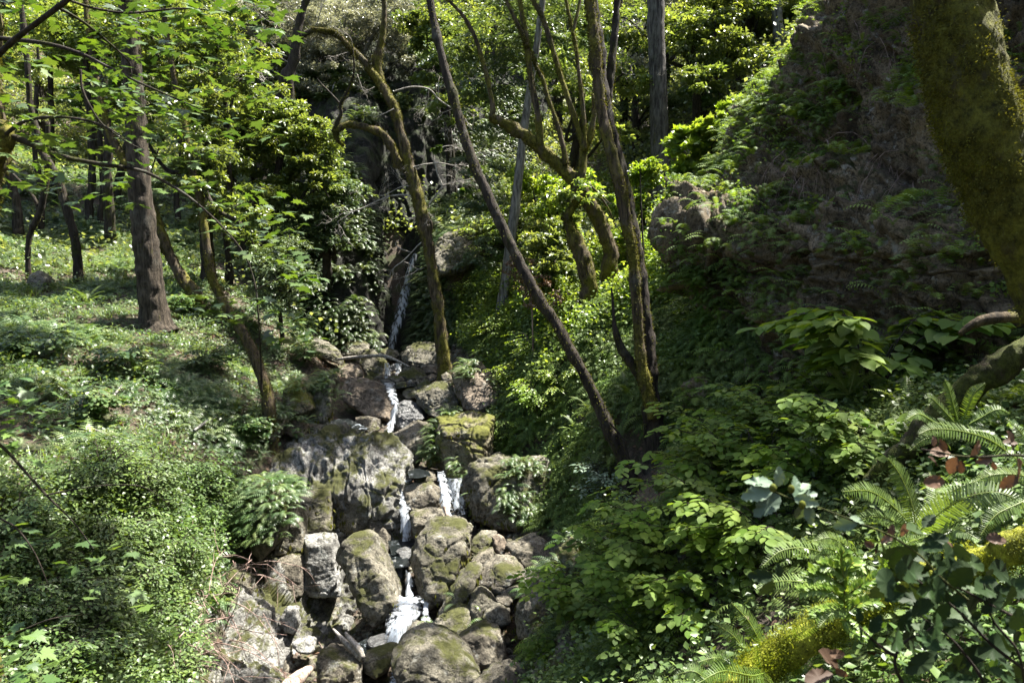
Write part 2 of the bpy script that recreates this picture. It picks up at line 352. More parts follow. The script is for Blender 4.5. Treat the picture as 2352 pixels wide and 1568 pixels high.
crow = [
 [(2050,-400,18),(2000,-260,14),(2060,-260,12.5),(2200,-260,11),(2400,-260,10),(2800,-260,9)],
 [(2000,-180,17),(1950,-120,13),(2040,-140,11.6),(2190,-150,9.8),(2400,-150,8.2),(2800,-150,7.2)],
 [(1900,40,16.5),(1870,60,12.7),(1950,60,11.2),(2100,60,9.6),(2300,60,8),(2700,60,6.9)],
 [(1790,240,16.5),(1748,250,12.5),(1880,250,10.8),(2050,250,9.4),(2250,250,7.9),(2650,250,6.6)],
 [(1700,420,16),(1648,430,12.2),(1800,430,10.7),(1980,430,9.1),(2200,430,7.6),(2600,430,6.3)],
 [(1640,520,15),(1568,535,11.5),(1740,540,10.2),(1930,540,8.7),(2150,540,7.2),(2550,540,6)],
 [(1700,620,15),(1615,625,11.7),(1750,640,10.2),(1930,640,8.6),(2150,640,7.1),(2550,640,6)],
 [(1740,770,14),(1640,780,10.9),(1775,780,9.8),(1945,780,8.3),(2160,780,6.9),(2550,780,5.9)],
 [(1740,920,13),(1640,920,9.7),(1785,920,8.9),(1975,920,7.7),(2180,920,6.6),(2550,920,5.7)],
 [(1740,1060,13),(1650,1060,9.5),(1800,1060,8.8),(1990,1060,7.9),(2190,1060,6.8),(2550,1060,5.5)]]
loft('cliff', crow, 300, 300, .55, M['cliff'], 11, .95)
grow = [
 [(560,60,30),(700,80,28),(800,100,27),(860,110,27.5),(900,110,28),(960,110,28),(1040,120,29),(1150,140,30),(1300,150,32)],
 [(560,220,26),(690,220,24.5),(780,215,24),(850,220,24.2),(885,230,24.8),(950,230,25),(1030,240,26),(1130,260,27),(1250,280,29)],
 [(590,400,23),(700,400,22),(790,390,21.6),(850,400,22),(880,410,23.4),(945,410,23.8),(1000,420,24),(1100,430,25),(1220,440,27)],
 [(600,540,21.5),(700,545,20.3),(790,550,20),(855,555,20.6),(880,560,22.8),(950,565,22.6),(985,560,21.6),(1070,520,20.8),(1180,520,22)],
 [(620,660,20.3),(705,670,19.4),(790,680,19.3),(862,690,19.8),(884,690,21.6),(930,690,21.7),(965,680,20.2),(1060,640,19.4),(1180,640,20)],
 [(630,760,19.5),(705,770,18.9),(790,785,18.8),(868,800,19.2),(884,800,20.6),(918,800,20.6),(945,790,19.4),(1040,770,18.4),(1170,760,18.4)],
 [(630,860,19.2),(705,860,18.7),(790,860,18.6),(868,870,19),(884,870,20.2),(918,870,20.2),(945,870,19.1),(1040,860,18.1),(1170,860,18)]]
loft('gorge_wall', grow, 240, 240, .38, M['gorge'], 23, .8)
brow = [
 [(500,985,14),(620,1000,13.6),(720,965,13.6),(830,980,13.4),(905,1020,13.0),(935,1080,13.2)],
 [(480,1060,12.2),(610,1060,12.0),(730,1000,12.3),(830,1020,12.0),(900,1060,11.8),(930,1110,12.2)],
 [(450,1150,10.9),(600,1130,11.0),(710,1100,11.2),(810,1120,11.2),(885,1160,11.2),(922,1190,11.6)],
 [(430,1250,10.1),(580,1230,10.6),(690,1220,10.9),(790,1230,11.0),(870,1260,11.0),(910,1280,11.0)],
 [(380,1340,8.9),(530,1340,9.1),(650,1350,9.8),(760,1370,10.2),(840,1400,10.2),(890,1420,10.0)],
 [(370,1440,7.9),(510,1440,8.2),(630,1450,8.7),(710,1470,9.2),(790,1490,9.4),(860,1500,9.2)],
 [(360,1540,7.1),(500,1540,7.4),(610,1540,7.8),(690,1550,8.2),(770,1560,8.6),(850,1570,8.6)],
 [(350,1700,6.6),(500,1700,6.7),(600,1700,7.0),(680,1700,7.3),(760,1700,7.6),(850,1700,7.8)]]
loft('bedrock', brow, 300, 300, .24, M['bed_rock'], 31, 1.0)
# ------------------------------------------------------------------ boulders
def hull_mesh(P):
    bm = bmesh.new()
    for p in P: bm.verts.new(p)
    bm.verts.ensure_lookup_table()
    r = bmesh.ops.convex_hull(bm, input=bm.verts)
    bmesh.ops.delete(bm, geom=[v for v in bm.verts if not v.link_faces], context='VERTS')
    me = bpy.data.meshes.new('rock'); bm.to_mesh(me); bm.free(); return me
ROCKS = []; ZMIN = []
def rock(fn, outl, Y, mat, label, cat='boulder', name='boulder', thick=1.0, rough=1.0, tilt=.38, group=None, front=None):
    rng = random.Random(hash((round(outl[0][0]), round(Y * 10))) & 0xffff)
    o2 = [fn(*p) for p in outl]
    P = [np.array(at(x, y, Y)) for x, y in o2]; c = np.mean(P, axis=0)
    zs = [p[2] for p in P]; H = max(zs) - min(zs); xs = [p[0] for p in P]; W = max(xs) - min(xs); S = math.sqrt(H * W) * thick
    pts = []
    for p in P:
        top = (p[2] - c[2]) / (H / 2 + 1e-6)
        q = p.copy(); q[1] += S * tilt * (top + rng.uniform(-.25, .25)); q[0] *= q[1] / p[1]; q[2] *= q[1] / p[1]; pts.append(q)
    k1 = rng.uniform(.62, .8); dyf = S * rng.uniform(.2, .34); sl = rng.uniform(-.25, .25); k2 = rng.uniform(.75, .92)
    for i, p in enumerate(P):
        if i % 2 == 0 or len(P) < 7:
            q = c + (p - c) * k1; q[2] -= .10 * H; q = q * (1 - (dyf * (1 - .75 * (p[2] - c[2]) / (H / 2 + 1e-6) + sl * (p[0] - c[0]) / (W / 2 + 1e-6))) / q[1]); pts.append(q)
        q = c + (p - c) * k2; q[1] += S * .55; q[2] -= .08 * H; pts.append(q)
    me = hull_mesh(pts); ob = bpy.data.objects.new(name, me); C.objects.link(ob); me.materials.append(mat)
    m = ob.modifiers.new('r', 'REMESH'); m.mode = 'VOXEL'; m.voxel_size = max(.014, S / 56)
    m2 = ob.modifiers.new('s', 'SMOOTH'); m2.iterations = 1; m2.factor = .35
    tag(ob, label, cat, group); ROCKS.append((ob, c, S, rough)); ZMIN.append(min(zs)); return ob
K = M
mr, gr, tn, wt, pl = M['mossy_rock'], M['rock'], M['tan_rock'], M['wet_rock'], M['pale_rock']
for o_, Y_, m_, l_ in [
 ([(345,180),(410,165),(455,200),(455,270),(530,330),(560,340),(340,330)],18.7,tn,'small dull tan boulder against the gorge wall, highest left of the waterfall'),
 ([(360,285),(430,262),(520,300),(600,370),(648,450),(640,490),(590,470),(480,430),(380,370)],17.6,mr,'slanted tan slab with mossy back, at the left end of the fallen branch'),
 ([(655,310),(700,283),(830,290),(880,320),(870,370),(800,410),(645,410)],18.6,mr,'blocky dark boulder with mossy top by the gorge wall, behind the fallen branch'),
 ([(770,460),(830,370),(900,360),(950,420),(1020,460),(1035,530),(1010,620),(940,630),(830,580)],17.2,mr,'round boulder bearded with hanging moss, the fallen branch lying across its top'),
 ([(970,375),(1030,345),(1110,370),(1140,410),(1100,440),(1000,420)],18.4,mr,'small dark rounded boulder right under the foot of the tall waterfall'),
 ([(1145,400),(1190,345),(1300,300),(1460,295),(1560,340),(1570,500),(1400,520),(1250,500),(1150,450)],17.4,mr,'wide moss-carpeted boulder just behind the base of the gnarled mossy tree'),
 ([(630,520),(740,470),(790,500),(825,560),(820,590),(700,610),(640,600)],16.7,tn,'pale angular boulder with a sunlit top, just above the large cracked tan boulder'),
 ([(635,720),(660,640),(720,600),(830,605),(950,640),(1040,690),(1085,770),(1090,860),(1050,960),(960,940),(860,935),(760,870),(660,790)],14.8,tn,'large cracked tan boulder left of the upper cascade, its face striped with creases'),
 ([(1275,730),(1330,670),(1430,635),(1530,640),(1600,700),(1640,800),(1580,900),(1470,940),(1380,920),(1290,830)],14.2,mr,'rounded olive boulder between the upper cascade and the big pale leaning block'),
 ([(1585,560),(1640,500),(1750,450),(1830,470),(1930,590),(2000,700),(2010,820),(1940,910),(1800,920),(1680,850),(1610,720)],14.2,tn,'big pale block with a ridged top and small ferns, right of the mossy tree base'),
 ([(1030,1160),(1060,1090),(1150,1030),(1250,970),(1350,965),(1405,1000),(1395,1070),(1340,1230),(1280,1360),(1180,1370),(1100,1270)],12.8,gr,'tall dark grey wedge boulder with a mossy crest in the middle of the creek'),
 ([(1470,950),(1540,920),(1700,930),(1810,915),(1930,935),(1900,1050),(1880,1250),(1750,1430),(1650,1568),(1540,1500),(1510,1300),(1490,1100)],12.2,M['yellow_rock'],'bulky rock bank draped in bright yellow moss, right above the white side cascade'),
 ([(1370,1200),(1400,1050),(1450,1000),(1495,1080),(1520,1300),(1500,1380),(1430,1350),(1370,1350)],12.4,M['yellow_rock'],'narrow upright mossy slab wedged beside the yellow mossy rock bank'),
 ([(1100,900),(1140,810),(1230,790),(1300,830),(1370,930),(1250,970),(1130,1040),(1090,1000)],14.1,wt,'wet black rock right beside the thin upper cascade'),
 ([(760,940),(860,925),(960,960),(960,1040),(900,1080),(820,1050),(760,1010)],13.9,gr,'dark rock tucked in shade under the large cracked tan boulder'),
 ([(1120,580),(1180,510),(1270,505),(1340,540),(1370,590),(1300,640),(1200,620)],16.1,mr,'yellow mossy hump stone in front of the right end of the fallen branch'),
 ([(1035,605),(1090,580),(1150,590),(1170,620),(1100,640)],15.6,M['mossy_rock'],'little cushion of bright moss over a stone, in mid-stream at the head of the cascade'),
 ([(970,620),(1030,612),(1090,640),(1100,690),(1030,690)],15.3,wt,'small wet dark stone at the lip of the upper cascade'),
 ([(1100,640),(1180,630),(1200,680),(1110,695)],15.1,mr,'small pale stone with moss patches, right of the cascade lip'),
 ([(1160,720),(1200,690),(1280,690),(1300,760),(1200,785),(1155,750)],14.8,mr,'dark moss-topped stone just left of the rounded olive boulder'),
 ([(1280,670),(1350,610),(1400,640),(1370,690),(1300,720)],15.0,mr,'wedge-shaped mossy stone touching the top of the rounded olive boulder'),
 ([(1375,590),(1420,563),(1450,590),(1440,620),(1390,630)],15.3,tn,'small tan stone close left of the mossy tree base'),
 ([(1490,580),(1530,550),(1570,570),(1580,620),(1500,640)],14.9,gr,'small rounded stone directly in front of the mossy tree base'),
 ([(825,590),(880,580),(925,610),(910,640),(850,620)],16.0,mr,'low mossy stone under the round bearded boulder'),
 ([(1040,500),(1080,480),(1130,490),(1140,540),(1060,550)],17.0,wt,'wet round stone between two threads of falling water'),
 ([(1310,500),(1360,480),(1440,500),(1450,560),(1340,560)],16.3,tn,'low rubbly stone immediately left of the mossy tree base'),
 ([(330,940),(345,750),(420,690),(500,560),(585,560),(560,680),(545,800),(535,930),(490,990),(400,970)],12.9,mr,'dark brown rock pillar under an overhanging thatch of ferns'),
 ([(150,700),(260,620),(350,700),(395,860),(340,910),(220,920),(150,850)],12.5,M['yellow_rock'],'yellow mossy lump hung with ferns, left of the brown rock pillar'),
 ([(140,1000),(200,930),(290,940),(350,1000),(330,1080),(230,1105),(150,1070)],12.2,tn,'rounded brown boulder beneath the yellow mossy fern lump'),
 ([(0,900),(80,850),(170,920),(190,980),(120,1080),(50,1140),(-60,1130),(-250,1100),(-300,950)],11.9,mr,'broad low rock capped with drooping ferns, at the base of the leaning mossy tree'),
 ([(350,985),(500,1000),(500,1070),(420,1110),(340,1060)],12.4,gr,'flat shaded stone at the foot of the brown rock pillar'),
 ]:
    rock(Z5, o_, Y_, m_, l_, rough=2.2 if 'bulky' in l_ else 1.0)
for o_, Y_, m_, l_, th in [
 ([(1080,1260),(1170,1330),(1170,1568),(1165,1700),(1050,1750),(1000,1600),(1085,1400)],11.5,pl,'smooth grey bedrock column along the left edge of the creek',.8)]:
    rock(Z5, o_, Y_, m_, l_, 'bedrock ledge', 'rock_ledge', thick=th, tilt=.4)
for o_, Y_, m_, l_, th in [
 ([(625,30),(850,20),(862,170),(862,410),(790,450),(650,420),(630,170)],11.1,mr,'tall bedrock block with a big triangle of moss on its lower half',.7),
 ([(890,60),(1000,20),(1140,20),(1125,170),(1110,320),(1030,380),(905,260)],11.5,gr,'grey bedrock block beside the left thread of water',.8),
 ([(860,290),(950,290),(1010,400),(1045,540),(1000,610),(960,560),(880,440)],11.0,gr,'lumpy grey rock slope just right of the mossy-triangle block',.9),
 ([(350,130),(420,160),(600,130),(612,300),(612,430),(420,450),(350,280)],10.8,mr,'bedrock block with dark moss fringe directly above the white block',.8),
 ([(250,250),(345,230),(415,300),(410,560),(350,600),(200,600),(240,450)],10.3,mr,'rough upright rib of rock with dull moss, left of the dark moss fringe',.9),
 ([(0,100),(150,60),(260,90),(320,130),(340,200),(300,350),(220,520),(100,640),(40,560),(-100,300)],9.8,mr,'grass-topped rock bluff at the end of the left fern slope',1.0),
 ([(415,455),(560,455),(630,440),(660,580),(675,760),(670,900),(560,905),(410,900),(405,650)],10.1,pl,'bright white sunlit rock block above the shaded cleft',.9),
 ([(200,640),(330,590),(405,590),(405,890),(330,920),(180,870),(130,790)],9.9,gr,'grey block with a yellow moss patch, left neighbour of the white block',.9),
 ([(370,920),(660,915),(680,1040),(600,1110),(480,1160),(400,1080),(365,980)],10.0,gr,'rounded shaded block directly below the white block',.9)]:
    rock(Z6, o_, Y_, m_, l_, 'rock block', 'rock_block', thick=th, tilt=.36, rough=.7)
for o_, Y_, m_, l_ in [
 ([(665,560),(700,510),(770,450),(850,430),(910,470),(950,560),(1010,700),(1070,850),(1105,950),(1080,1000),(960,1090),(910,1115),(850,1020),(790,850),(730,700),(660,640)],9.4,M['mossy_rock'],'long tilted boulder crusted with moss, leaning beside the black cleft'),
 ([(1190,560),(1230,470),(1320,345),(1440,340),(1560,350),(1640,400),(1620,480),(1580,600),(1540,720),(1470,860),(1400,950),(1300,980),(1250,880),(1215,740)],9.8,mr,'biggest dark green mossy boulder, standing right of the creek opposite the tilted boulder'),
 ([(1600,570),(1640,480),(1710,425),(1800,430),(1790,520),(1700,580),(1640,590)],10.3,mr,'pale flat-topped stone striped by thin shadows, behind the biggest mossy boulder'),
 ([(1770,480),(1810,450),(1860,480),(1880,560),(1830,620),(1780,560)],10.1,tn,'small upright pale stone between the striped stone and the dark right boulder'),
 ([(1870,530),(1960,480),(2070,450),(2150,500),(2200,620),(2100,720),(2020,720),(1930,650)],9.9,gr,'dark brown boulder below the mossy overhang, farthest right in the rock pile'),
 ([(2160,540),(2230,520),(2260,580),(2210,630)],9.9,gr,'small brown stone touching the right side of the dark brown boulder'),
 ([(1660,810),(1710,680),(1830,615),(1930,640),(2010,730),(1900,800),(1830,880),(1760,890)],9.3,gr,'dark shaded boulder with a mossy left edge in the middle of the right rock pile'),
 ([(1380,1060),(1430,930),(1510,790),(1600,690),(1650,680),(1690,700),(1650,800),(1600,930),(1500,1020)],9.2,mr,'long green mossy slab slanting up right from the creek'),
 ([(1600,980),(1620,880),(1690,828),(1760,880),(1800,950),(1720,1020),(1650,1080),(1610,1040)],8.9,mr,'mid-sized stone with a yellow moss streak, right of the long green slab'),
 ([(1620,640),(1700,580),(1770,555),(1780,620),(1690,680),(1625,690)],9.8,gr,'flat shaded stone lying above the long green slab'),
 ([(1960,820),(2000,750),(2060,720),(2110,740),(2050,800),(1980,900),(1950,870)],9.2,gr,'bluish grey stone with a lit rim at the right edge of the rock pile'),
 ([(1830,870),(1900,810),(1960,810),(1950,900),(1880,920)],9.1,gr,'small grey stone just left of the bluish lit-rim stone'),
 ([(1790,910),(1870,890),(1920,930),(1880,970),(1800,940)],8.9,gr,'little flat stone half buried in rubble, above the moss-capped stone'),
 ([(1345,1110),(1390,1040),(1540,960),(1620,1010),(1615,1120),(1530,1200),(1440,1180),(1370,1160)],8.7,mr,'angular sunlit stone with moss spots on the right bank of the white splash'),
 ([(1700,1050),(1750,980),(1820,940),(1890,990),(1900,1080),(1830,1130),(1720,1110)],8.7,mr,'moss-capped angular stone behind the pale cube-like boulder'),
 ([(1515,1210),(1600,1150),(1700,1110),(1820,1140),(1840,1240),(1870,1350),(1800,1430),(1700,1440),(1600,1350),(1540,1300)],8.2,gr,'pale grey cube-like boulder at lower right of the rock pile'),
 ([(1050,1370),(1060,1290),(1130,1200),(1240,1160),(1380,1180),(1550,1300),(1600,1370),(1680,1500),(1640,1620),(1200,1640),(1090,1500)],7.8,mr,'large sloping boulder with a mossy shoulder at the bottom edge below the splash'),
 ([(1120,1150),(1180,1100),(1270,1090),(1330,1120),(1280,1160),(1180,1190),(1130,1210)],8.6,mr,'low dark mossy rock lying in the creek beneath the white splash'),
 ([(840,1340),(900,1300),(1000,1270),(1080,1270),(1050,1360),(1020,1430),(930,1490),(850,1440)],8.1,mr,'moss-streaked rock in the creek between two bottom-edge boulders'),
 ([(515,1400),(545,1270),(600,1265),(700,1300),(830,1380),(825,1620),(520,1620)],7.9,gr,'flat-faced boulder with pale sloping top at the bottom edge by the split driftwood'),
 ([(1640,1520),(1750,1430),(1900,1400),(2050,1440),(2090,1560),(1900,1650),(1650,1620)],7.4,gr,'dull brown boulder cut by the bottom edge, below the cube-like boulder'),
 ([(1005,660),(1060,640),(1140,660),(1165,690),(1120,780),(1060,820),(1030,740)],10.0,wt,'wet dark rock in the stream right of the tilted boulder'),
 ([(1070,570),(1140,550),(1200,580),(1200,640),(1120,650)],10.3,wt,'small wet stone resting above the dark mid-stream rock'),
 ([(1180,300),(1330,260),(1420,290),(1430,350),(1300,370),(1210,470),(1190,380)],10.8,gr,'dark boulder with a splashed white top, above the biggest mossy boulder'),
 ([(1130,130),(1230,85),(1330,90),(1395,130),(1385,200),(1370,260),(1200,290),(1150,230)],11.3,gr,'flat-topped squarish boulder between the two small cascades'),
 ([(1195,50),(1280,0),(1350,0),(1370,70),(1240,90)],11.8,gr,'low rock crossing the stream at the top of the white side cascade'),
 ([(250,1060),(300,970),(370,970),(375,1100),(350,1165),(280,1150)],8.9,pl,'small rugged knob of pale rock under the rounded shaded block'),
 ([(330,1230),(430,1190),(500,1220),(480,1300),(390,1310),(340,1270)],8.4,pl,'low pale knob with a moss spot left of the split driftwood'),
 ([(1130,940),(1190,920),(1250,960),(1255,1030),(1200,1040),(1150,990)],9.3,wt,'glossy wet stone poking through the white splash'),
 ([(870,1220),(950,1190),(1080,1210),(1100,1250),(980,1275),(880,1265)],8.5,wt,'flat wet stone awash at the foot of the white splash'),
 ([(1010,1000),(1080,960),(1180,970),(1230,1050),(1160,1190),(1100,1230),(1010,1180)],9.0,wt,'wet dome of dark rock under the fan of white water')]:
    rock(Z6, o_, Y_, m_, l_)
for o_, Y_, m_, l_, th in [
 ([(-230,760),(-80,680),(0,740),(40,900),(20,1060),(-120,1100),(-250,950)],8.9,mr,'knobby mossy bedrock rib behind the dry brambles',.8)]:
    rock(Z6, o_, Y_, m_, l_, 'bedrock ledge', 'rock_ledge', thick=th, tilt=.5, rough=2.0)
for o_, Y_, m_, l_, th in [
 ([(1950,1000),(2100,800),(2260,600),(2352,480),(2420,700),(2400,1100),(2100,1350),(1960,1200)],8.4,mr,'mossy bank overhanging the right rock pile, fringed with roots',.9),
 ([(2060,1460),(2200,1300),(2352,1120),(2480,1080),(2700,1150),(2650,1620),(2100,1650)],6.9,mr,'steep mossy bank under the hazel bushes near the bottom edge',.9),
 ([(1620,-60),(1750,-100),(2100,-80),(2352,0),(2400,250),(2200,420),(1900,430),(1640,350),(1560,150)],11.2,mr,'dark mossy overhang of the right bank with ferns hanging from its lip',.8)]:
    rock(Z6, o_, Y_, m_, l_, 'rock bank', 'rock_bank', thick=th, rough=1.4, tilt=.2)
P_ = lambda x, y: (x, y)
rock(P_, [(985,590),(1010,550),(1050,528),(1090,532),(1105,580),(1060,625),(1010,630)],19.1,mr,'sunlit mossy rock outcrop right of the top of the waterfall', rough=1.4)
rock(P_, [(62,650),(66,632),(90,622),(112,640),(108,660),(80,668)],16.3,mr,'lone brown rock on the upper left slope beside thin trunks')
rock(P_, [(1625,600),(1680,590),(1700,630),(1690,660),(1640,665)],11.1,pl,'pale blue-grey rock patch below the cliff nose')
RC = [(c[0], c[1] + .2 * S, zmin - .05) for (ob, c, S, rough), zmin in zip(ROCKS, ZMIN)]
pts = [tuple(at(*c)) for c in CP]
pts += [(-20,12,3),(-20,25,7),(16,12,9),(16,25,13),(0,60,27),(-28,60,29),(28,60,32),(-60,40,24),(60,40,30),(0,120,60),(-60,110,56),(60,110,60),
 (0,-6,-1.55),(-3,-3,-2.6),(-10,-6,-3.2),(8,-6,.3),(8,1.5,1),(0,0,-1.7),(1.5,1.5,-1.45),(-2,2.5,-3.0),(-12,2,-1.5),(-30,0,3),(30,0,12),(5.3,9.6,-1.0),(7,14,4.2),(9.5,12,5),(10,7.5,1),(7.5,17,4.4),
 (-1.2,23.5,1.3),(-4,23,1.0),(1,27,3.0),(-3,31,5.5),(2.5,22,.9)]
pts += RC
pts = np.array(pts); PX = pts[:, :2]
phi = lambda r: np.sqrt(r * r + .6)
A = phi(np.linalg.norm(PX[:, None] - PX[None], axis=2)); n_ = len(PX)
Pm = np.hstack([np.ones((n_, 1)), PX]); big = np.block([[A - np.eye(n_) * .02, Pm], [Pm.T, np.zeros((3, 3))]])
SOL = np.linalg.solve(big, np.concatenate([pts[:, 2], np.zeros(3)]))
def hgt(x, y):
    x = np.atleast_1d(np.asarray(x, float)); y = np.atleast_1d(np.asarray(y, float)); out = np.empty(x.shape).ravel()
    xf, yf = x.ravel(), y.ravel()
    for k in range(0, len(xf), 20000):
        q = np.stack([xf[k:k + 20000], yf[k:k + 20000]], 1)
        out[k:k + 20000] = phi(np.linalg.norm(q[:, None] - PX[None], axis=2)) @ SOL[:n_] + SOL[n_] + q @ SOL[n_ + 1:]
    P = np.stack([xf, yf, np.zeros_like(xf)], 1)
    out += .16 * fbm(P * .7, 3, 3) + .06 * fbm(P * 2.6, 3, 8)
    return out.reshape(x.shape)
s = np.linspace(-1, 1, 420); gx = 60 * np.sign(s) * np.abs(s) ** 1.9
t_ = np.linspace(0, 1, 460); gy = -6 + 126 * t_ ** 1.75
GX, GY = np.meshgrid(gx, gy); GZ = hgt(GX, GY)
nx, ny = len(gx), len(gy); ii = np.arange(ny - 1)[:, None] * nx + np.arange(nx - 1)[None]
Q = np.stack([ii, ii + 1, ii + nx + 1, ii + nx], 2).reshape(-1, 4)
g = link('ground', mesh('ground', np.stack([GX, GY, GZ], 2).reshape(-1, 3), [Q], None, True), M['soil']); tag(g, kind='structure')
def gz(x, y): return float(hgt(x, y)[0])
def hit(px, py, y0=2.0, y1=60):
    Ys = np.concatenate([np.linspace(y0, 20, 300), np.linspace(20.1, y1, 200)]); a = at(px, py, 1.0)
    z = hgt(a.x * Ys, Ys); k = np.argmax(a.z * Ys < z)
    return float(Ys[k]) if (a.z * Ys < z).any() else y1
def bilerp(h, g_, x): return np.interp(x, g_, h)
dg = bpy.context.evaluated_depsgraph_get()
for k, (ob, c, S, rough) in enumerate(ROCKS):
    me = bpy.data.meshes.new_from_object(ob.evaluated_get(dg)); ob.modifiers.clear(); ob.data = me
    n = len(me.vertices); V = np.empty(n * 3, np.float32); me.vertices.foreach_get('co', V); V = V.reshape(-1, 3).astype(float)
    Nn = np.empty(n * 3, np.float32); me.vertices.foreach_get('normal', Nn); Nn = Nn.reshape(-1, 3)
    q = V / S; f = 2.2
    wd, w2 = worley(q * 2.3 + k * 3.1 + fbm(q * 2, 2, k)[:, None] * .3, k)
    crk = fbm(q * np.array((1.3, 1.3, 1.3)) + 9, 2, k + 60); d = S * rough * (.045 * fbm(q * f, 4, k, ridged=True) + .05 * (wd - .5) - .02 * np.exp(-((w2 - wd) * 26) ** 2) - .02 * np.exp(-(crk * 40) ** 2)) + .014 * rough * fbm(V * 8, 4, k, ridged=True) + .006 * fbm(V * 30, 2, k)
    V = V + Nn * d[:, None]
    me.vertices.foreach_set('co', (V - c).astype(np.float32).ravel()); ob.location = c
    me.polygons.foreach_set('use_smooth', np.ones(len(me.polygons), bool)); me.update()
    L = np.array([p.vertices[:] for p in me.polygons if len(p.vertices) == 4])
    SURF.append((V, L, ob['label']))
#@@WATER
# ------------------------------------------------------------------ water
def ribbon(name, path, label=None, mat='fall', n=60, across=10, bulge=.05, seed=0):
    """path: (px_left, px_right, py, Y)"""
    Lp = catmull([tuple(at(a, y, Y)) for a, b, y, Y in path], n); Rp = catmull([tuple(at(b, y, Y)) for a, b, y, Y in path], n)
    u = np.linspace(0, 1, across)[None, :, None]; V = Lp[:, None] * (1 - u) + Rp[:, None] * u
    V[..., 1] -= bulge * np.sin(np.pi * u[..., 0]); V = V.reshape(-1, 3)
    V[:, 1] += .03 * noise3(V * np.array((9, 3, .8)), seed)
    i = np.arange(n - 1)[:, None] * across + np.arange(across - 1)[None]
    F = np.stack([i, i + 1, i + across + 1, i + across], 2).reshape(-1, 4)
    r = np.tile(np.sin(np.pi * np.linspace(0, 1, across)) ** .6, n)
    o = link(name, mesh(name, V, [F], r, True), M[mat]); tag(o, kind='structure'); return o
ribbon('waterfall', [(946, 962, 583, 21.2), (932, 950, 625, 21.0), (920, 942, 670, 20.8), (905, 934, 720, 20.5), (893, 917, 770, 20.2), (888, 906, 806, 20.0)], bulge=.12, seed=40)
ribbon('waterfall', [(882, 896, 833, 16.9), (883, 897, 850, 16.8), (882, 896, 870, 16.6)], n=20)
ribbon('waterfall', [(905, 925, 833, 16.9), (908, 922, 850, 16.8), (905, 925, 862, 16.6)], n=20)
ribbon('waterfall', [(878, 905, 878, 15.0), (890, 912, 905, 14.25), (898, 916, 930, 13.95), (893, 912, 960, 13.8), (884, 904, 985, 13.6), (878, 900, 1008, 13.4)], bulge=.06)
ribbon('waterfall', [(900, 908, 905, 14.2), (905, 913, 930, 13.9), (899, 908, 960, 13.75), (892, 900, 1005, 13.4)], seed=4)
ribbon('waterfall', [(1003, 1020, 1080, 11.4), (1006, 1030, 1110, 11.1), (1012, 1040, 1140, 10.9), (1016, 1040, 1170, 10.7), (1020, 1048, 1192, 10.6)], bulge=.08, seed=2)
ribbon('waterfall', [(1004, 1016, 1085, 11.3), (1010, 1024, 1120, 11.0), (1010, 1030, 1160, 10.7), (1024, 1040, 1185, 10.55)], bulge=.08, seed=22)
ribbon('waterfall', [(1020, 1064, 1095, 11.35), (1030, 1068, 1130, 11.2), (1035, 1070, 1180, 11.0)], bulge=.08, seed=12)
ribbon('waterfall', [(922, 945, 1100, 11.6), (918, 942, 1140, 11.3), (918, 944, 1180, 11.0), (920, 946, 1240, 10.8)], seed=6)
ribbon('waterfall', [(932, 948, 1308, 9.6), (930, 948, 1335, 9.5), (928, 952, 1365, 9.35)], bulge=.08, seed=13)
ribbon('waterfall', [(915, 965, 1362, 9.25), (905, 975, 1390, 8.95), (890, 962, 1415, 8.75), (884, 940, 1440, 8.6), (882, 930, 1468, 8.5)], bulge=.16, seed=3)
ribbon('waterfall', [(918, 950, 1360, 9.2), (912, 950, 1385, 8.9), (915, 955, 1402, 8.75), (900, 935, 1430, 8.55), (890, 925, 1466, 8.45)], bulge=.14, seed=31)
ribbon('waterfall', [(968, 990, 1370, 9.4), (970, 985, 1400, 9.2), (966, 990, 1425, 9.0)], seed=5)
ribbon('waterfall', [(900, 930, 1530, 7.9), (895, 925, 1560, 7.7), (890, 920, 1620, 7.5)], bulge=.08, seed=7)
def pool(poly, Y, seed):
    c0 = np.mean([tuple(at(x, y, Y)) for x, y in poly], axis=0); z = c0[2]
    P = []
    for x, y in poly:
        a = at(x, y, 1.0); k = z / a.z; P.append((a.x * k, k, z))
    P = np.array(P); c = P.mean(0); V = [c]; m = 8; n = len(P)
    for r in range(1, m + 1): V += list(c + (P - c) * r / m)
    V = np.array(V); V[:, 2] += .012 * noise3(V * 7, seed); F3 = [[0, 1 + i, 1 + (i + 1) % n] for i in range(n)]; F4 = []
    for r in range(m - 1):
        for i in range(n): j = (i + 1) % n; F4.append([1 + r * n + i, 1 + (r + 1) * n + i, 1 + (r + 1) * n + j, 1 + r * n + j])
    tag(link('water', mesh('water', V, [np.array(F3), np.array(F4)], None, True), M['water']), kind='structure')
pool([(790, 1490), (840, 1465), (900, 1462), (960, 1440), (1000, 1420), (1005, 1450), (960, 1480), (900, 1500), (850, 1520), (800, 1515)], 8.6, 1)
pool([(935, 1080), (960, 1076), (985, 1082), (990, 1092), (960, 1098), (940, 1098)], 11.6, 2)
pool([(890, 1240), (950, 1235), (960, 1260), (900, 1275)], 10.6, 3)
pool([(880, 870), (940, 868), (960, 885), (900, 895), (870, 885)], 15.4, 4)
pool([(750, 965), (800, 960), (850, 985), (800, 1000), (755, 985)], 13.2, 5)
pool([(870, 815), (930, 812), (935, 826), (880, 830)], 18.9, 6)
pool([(880, 1272), (930, 1270), (945, 1300), (900, 1305)], 10.1, 7)
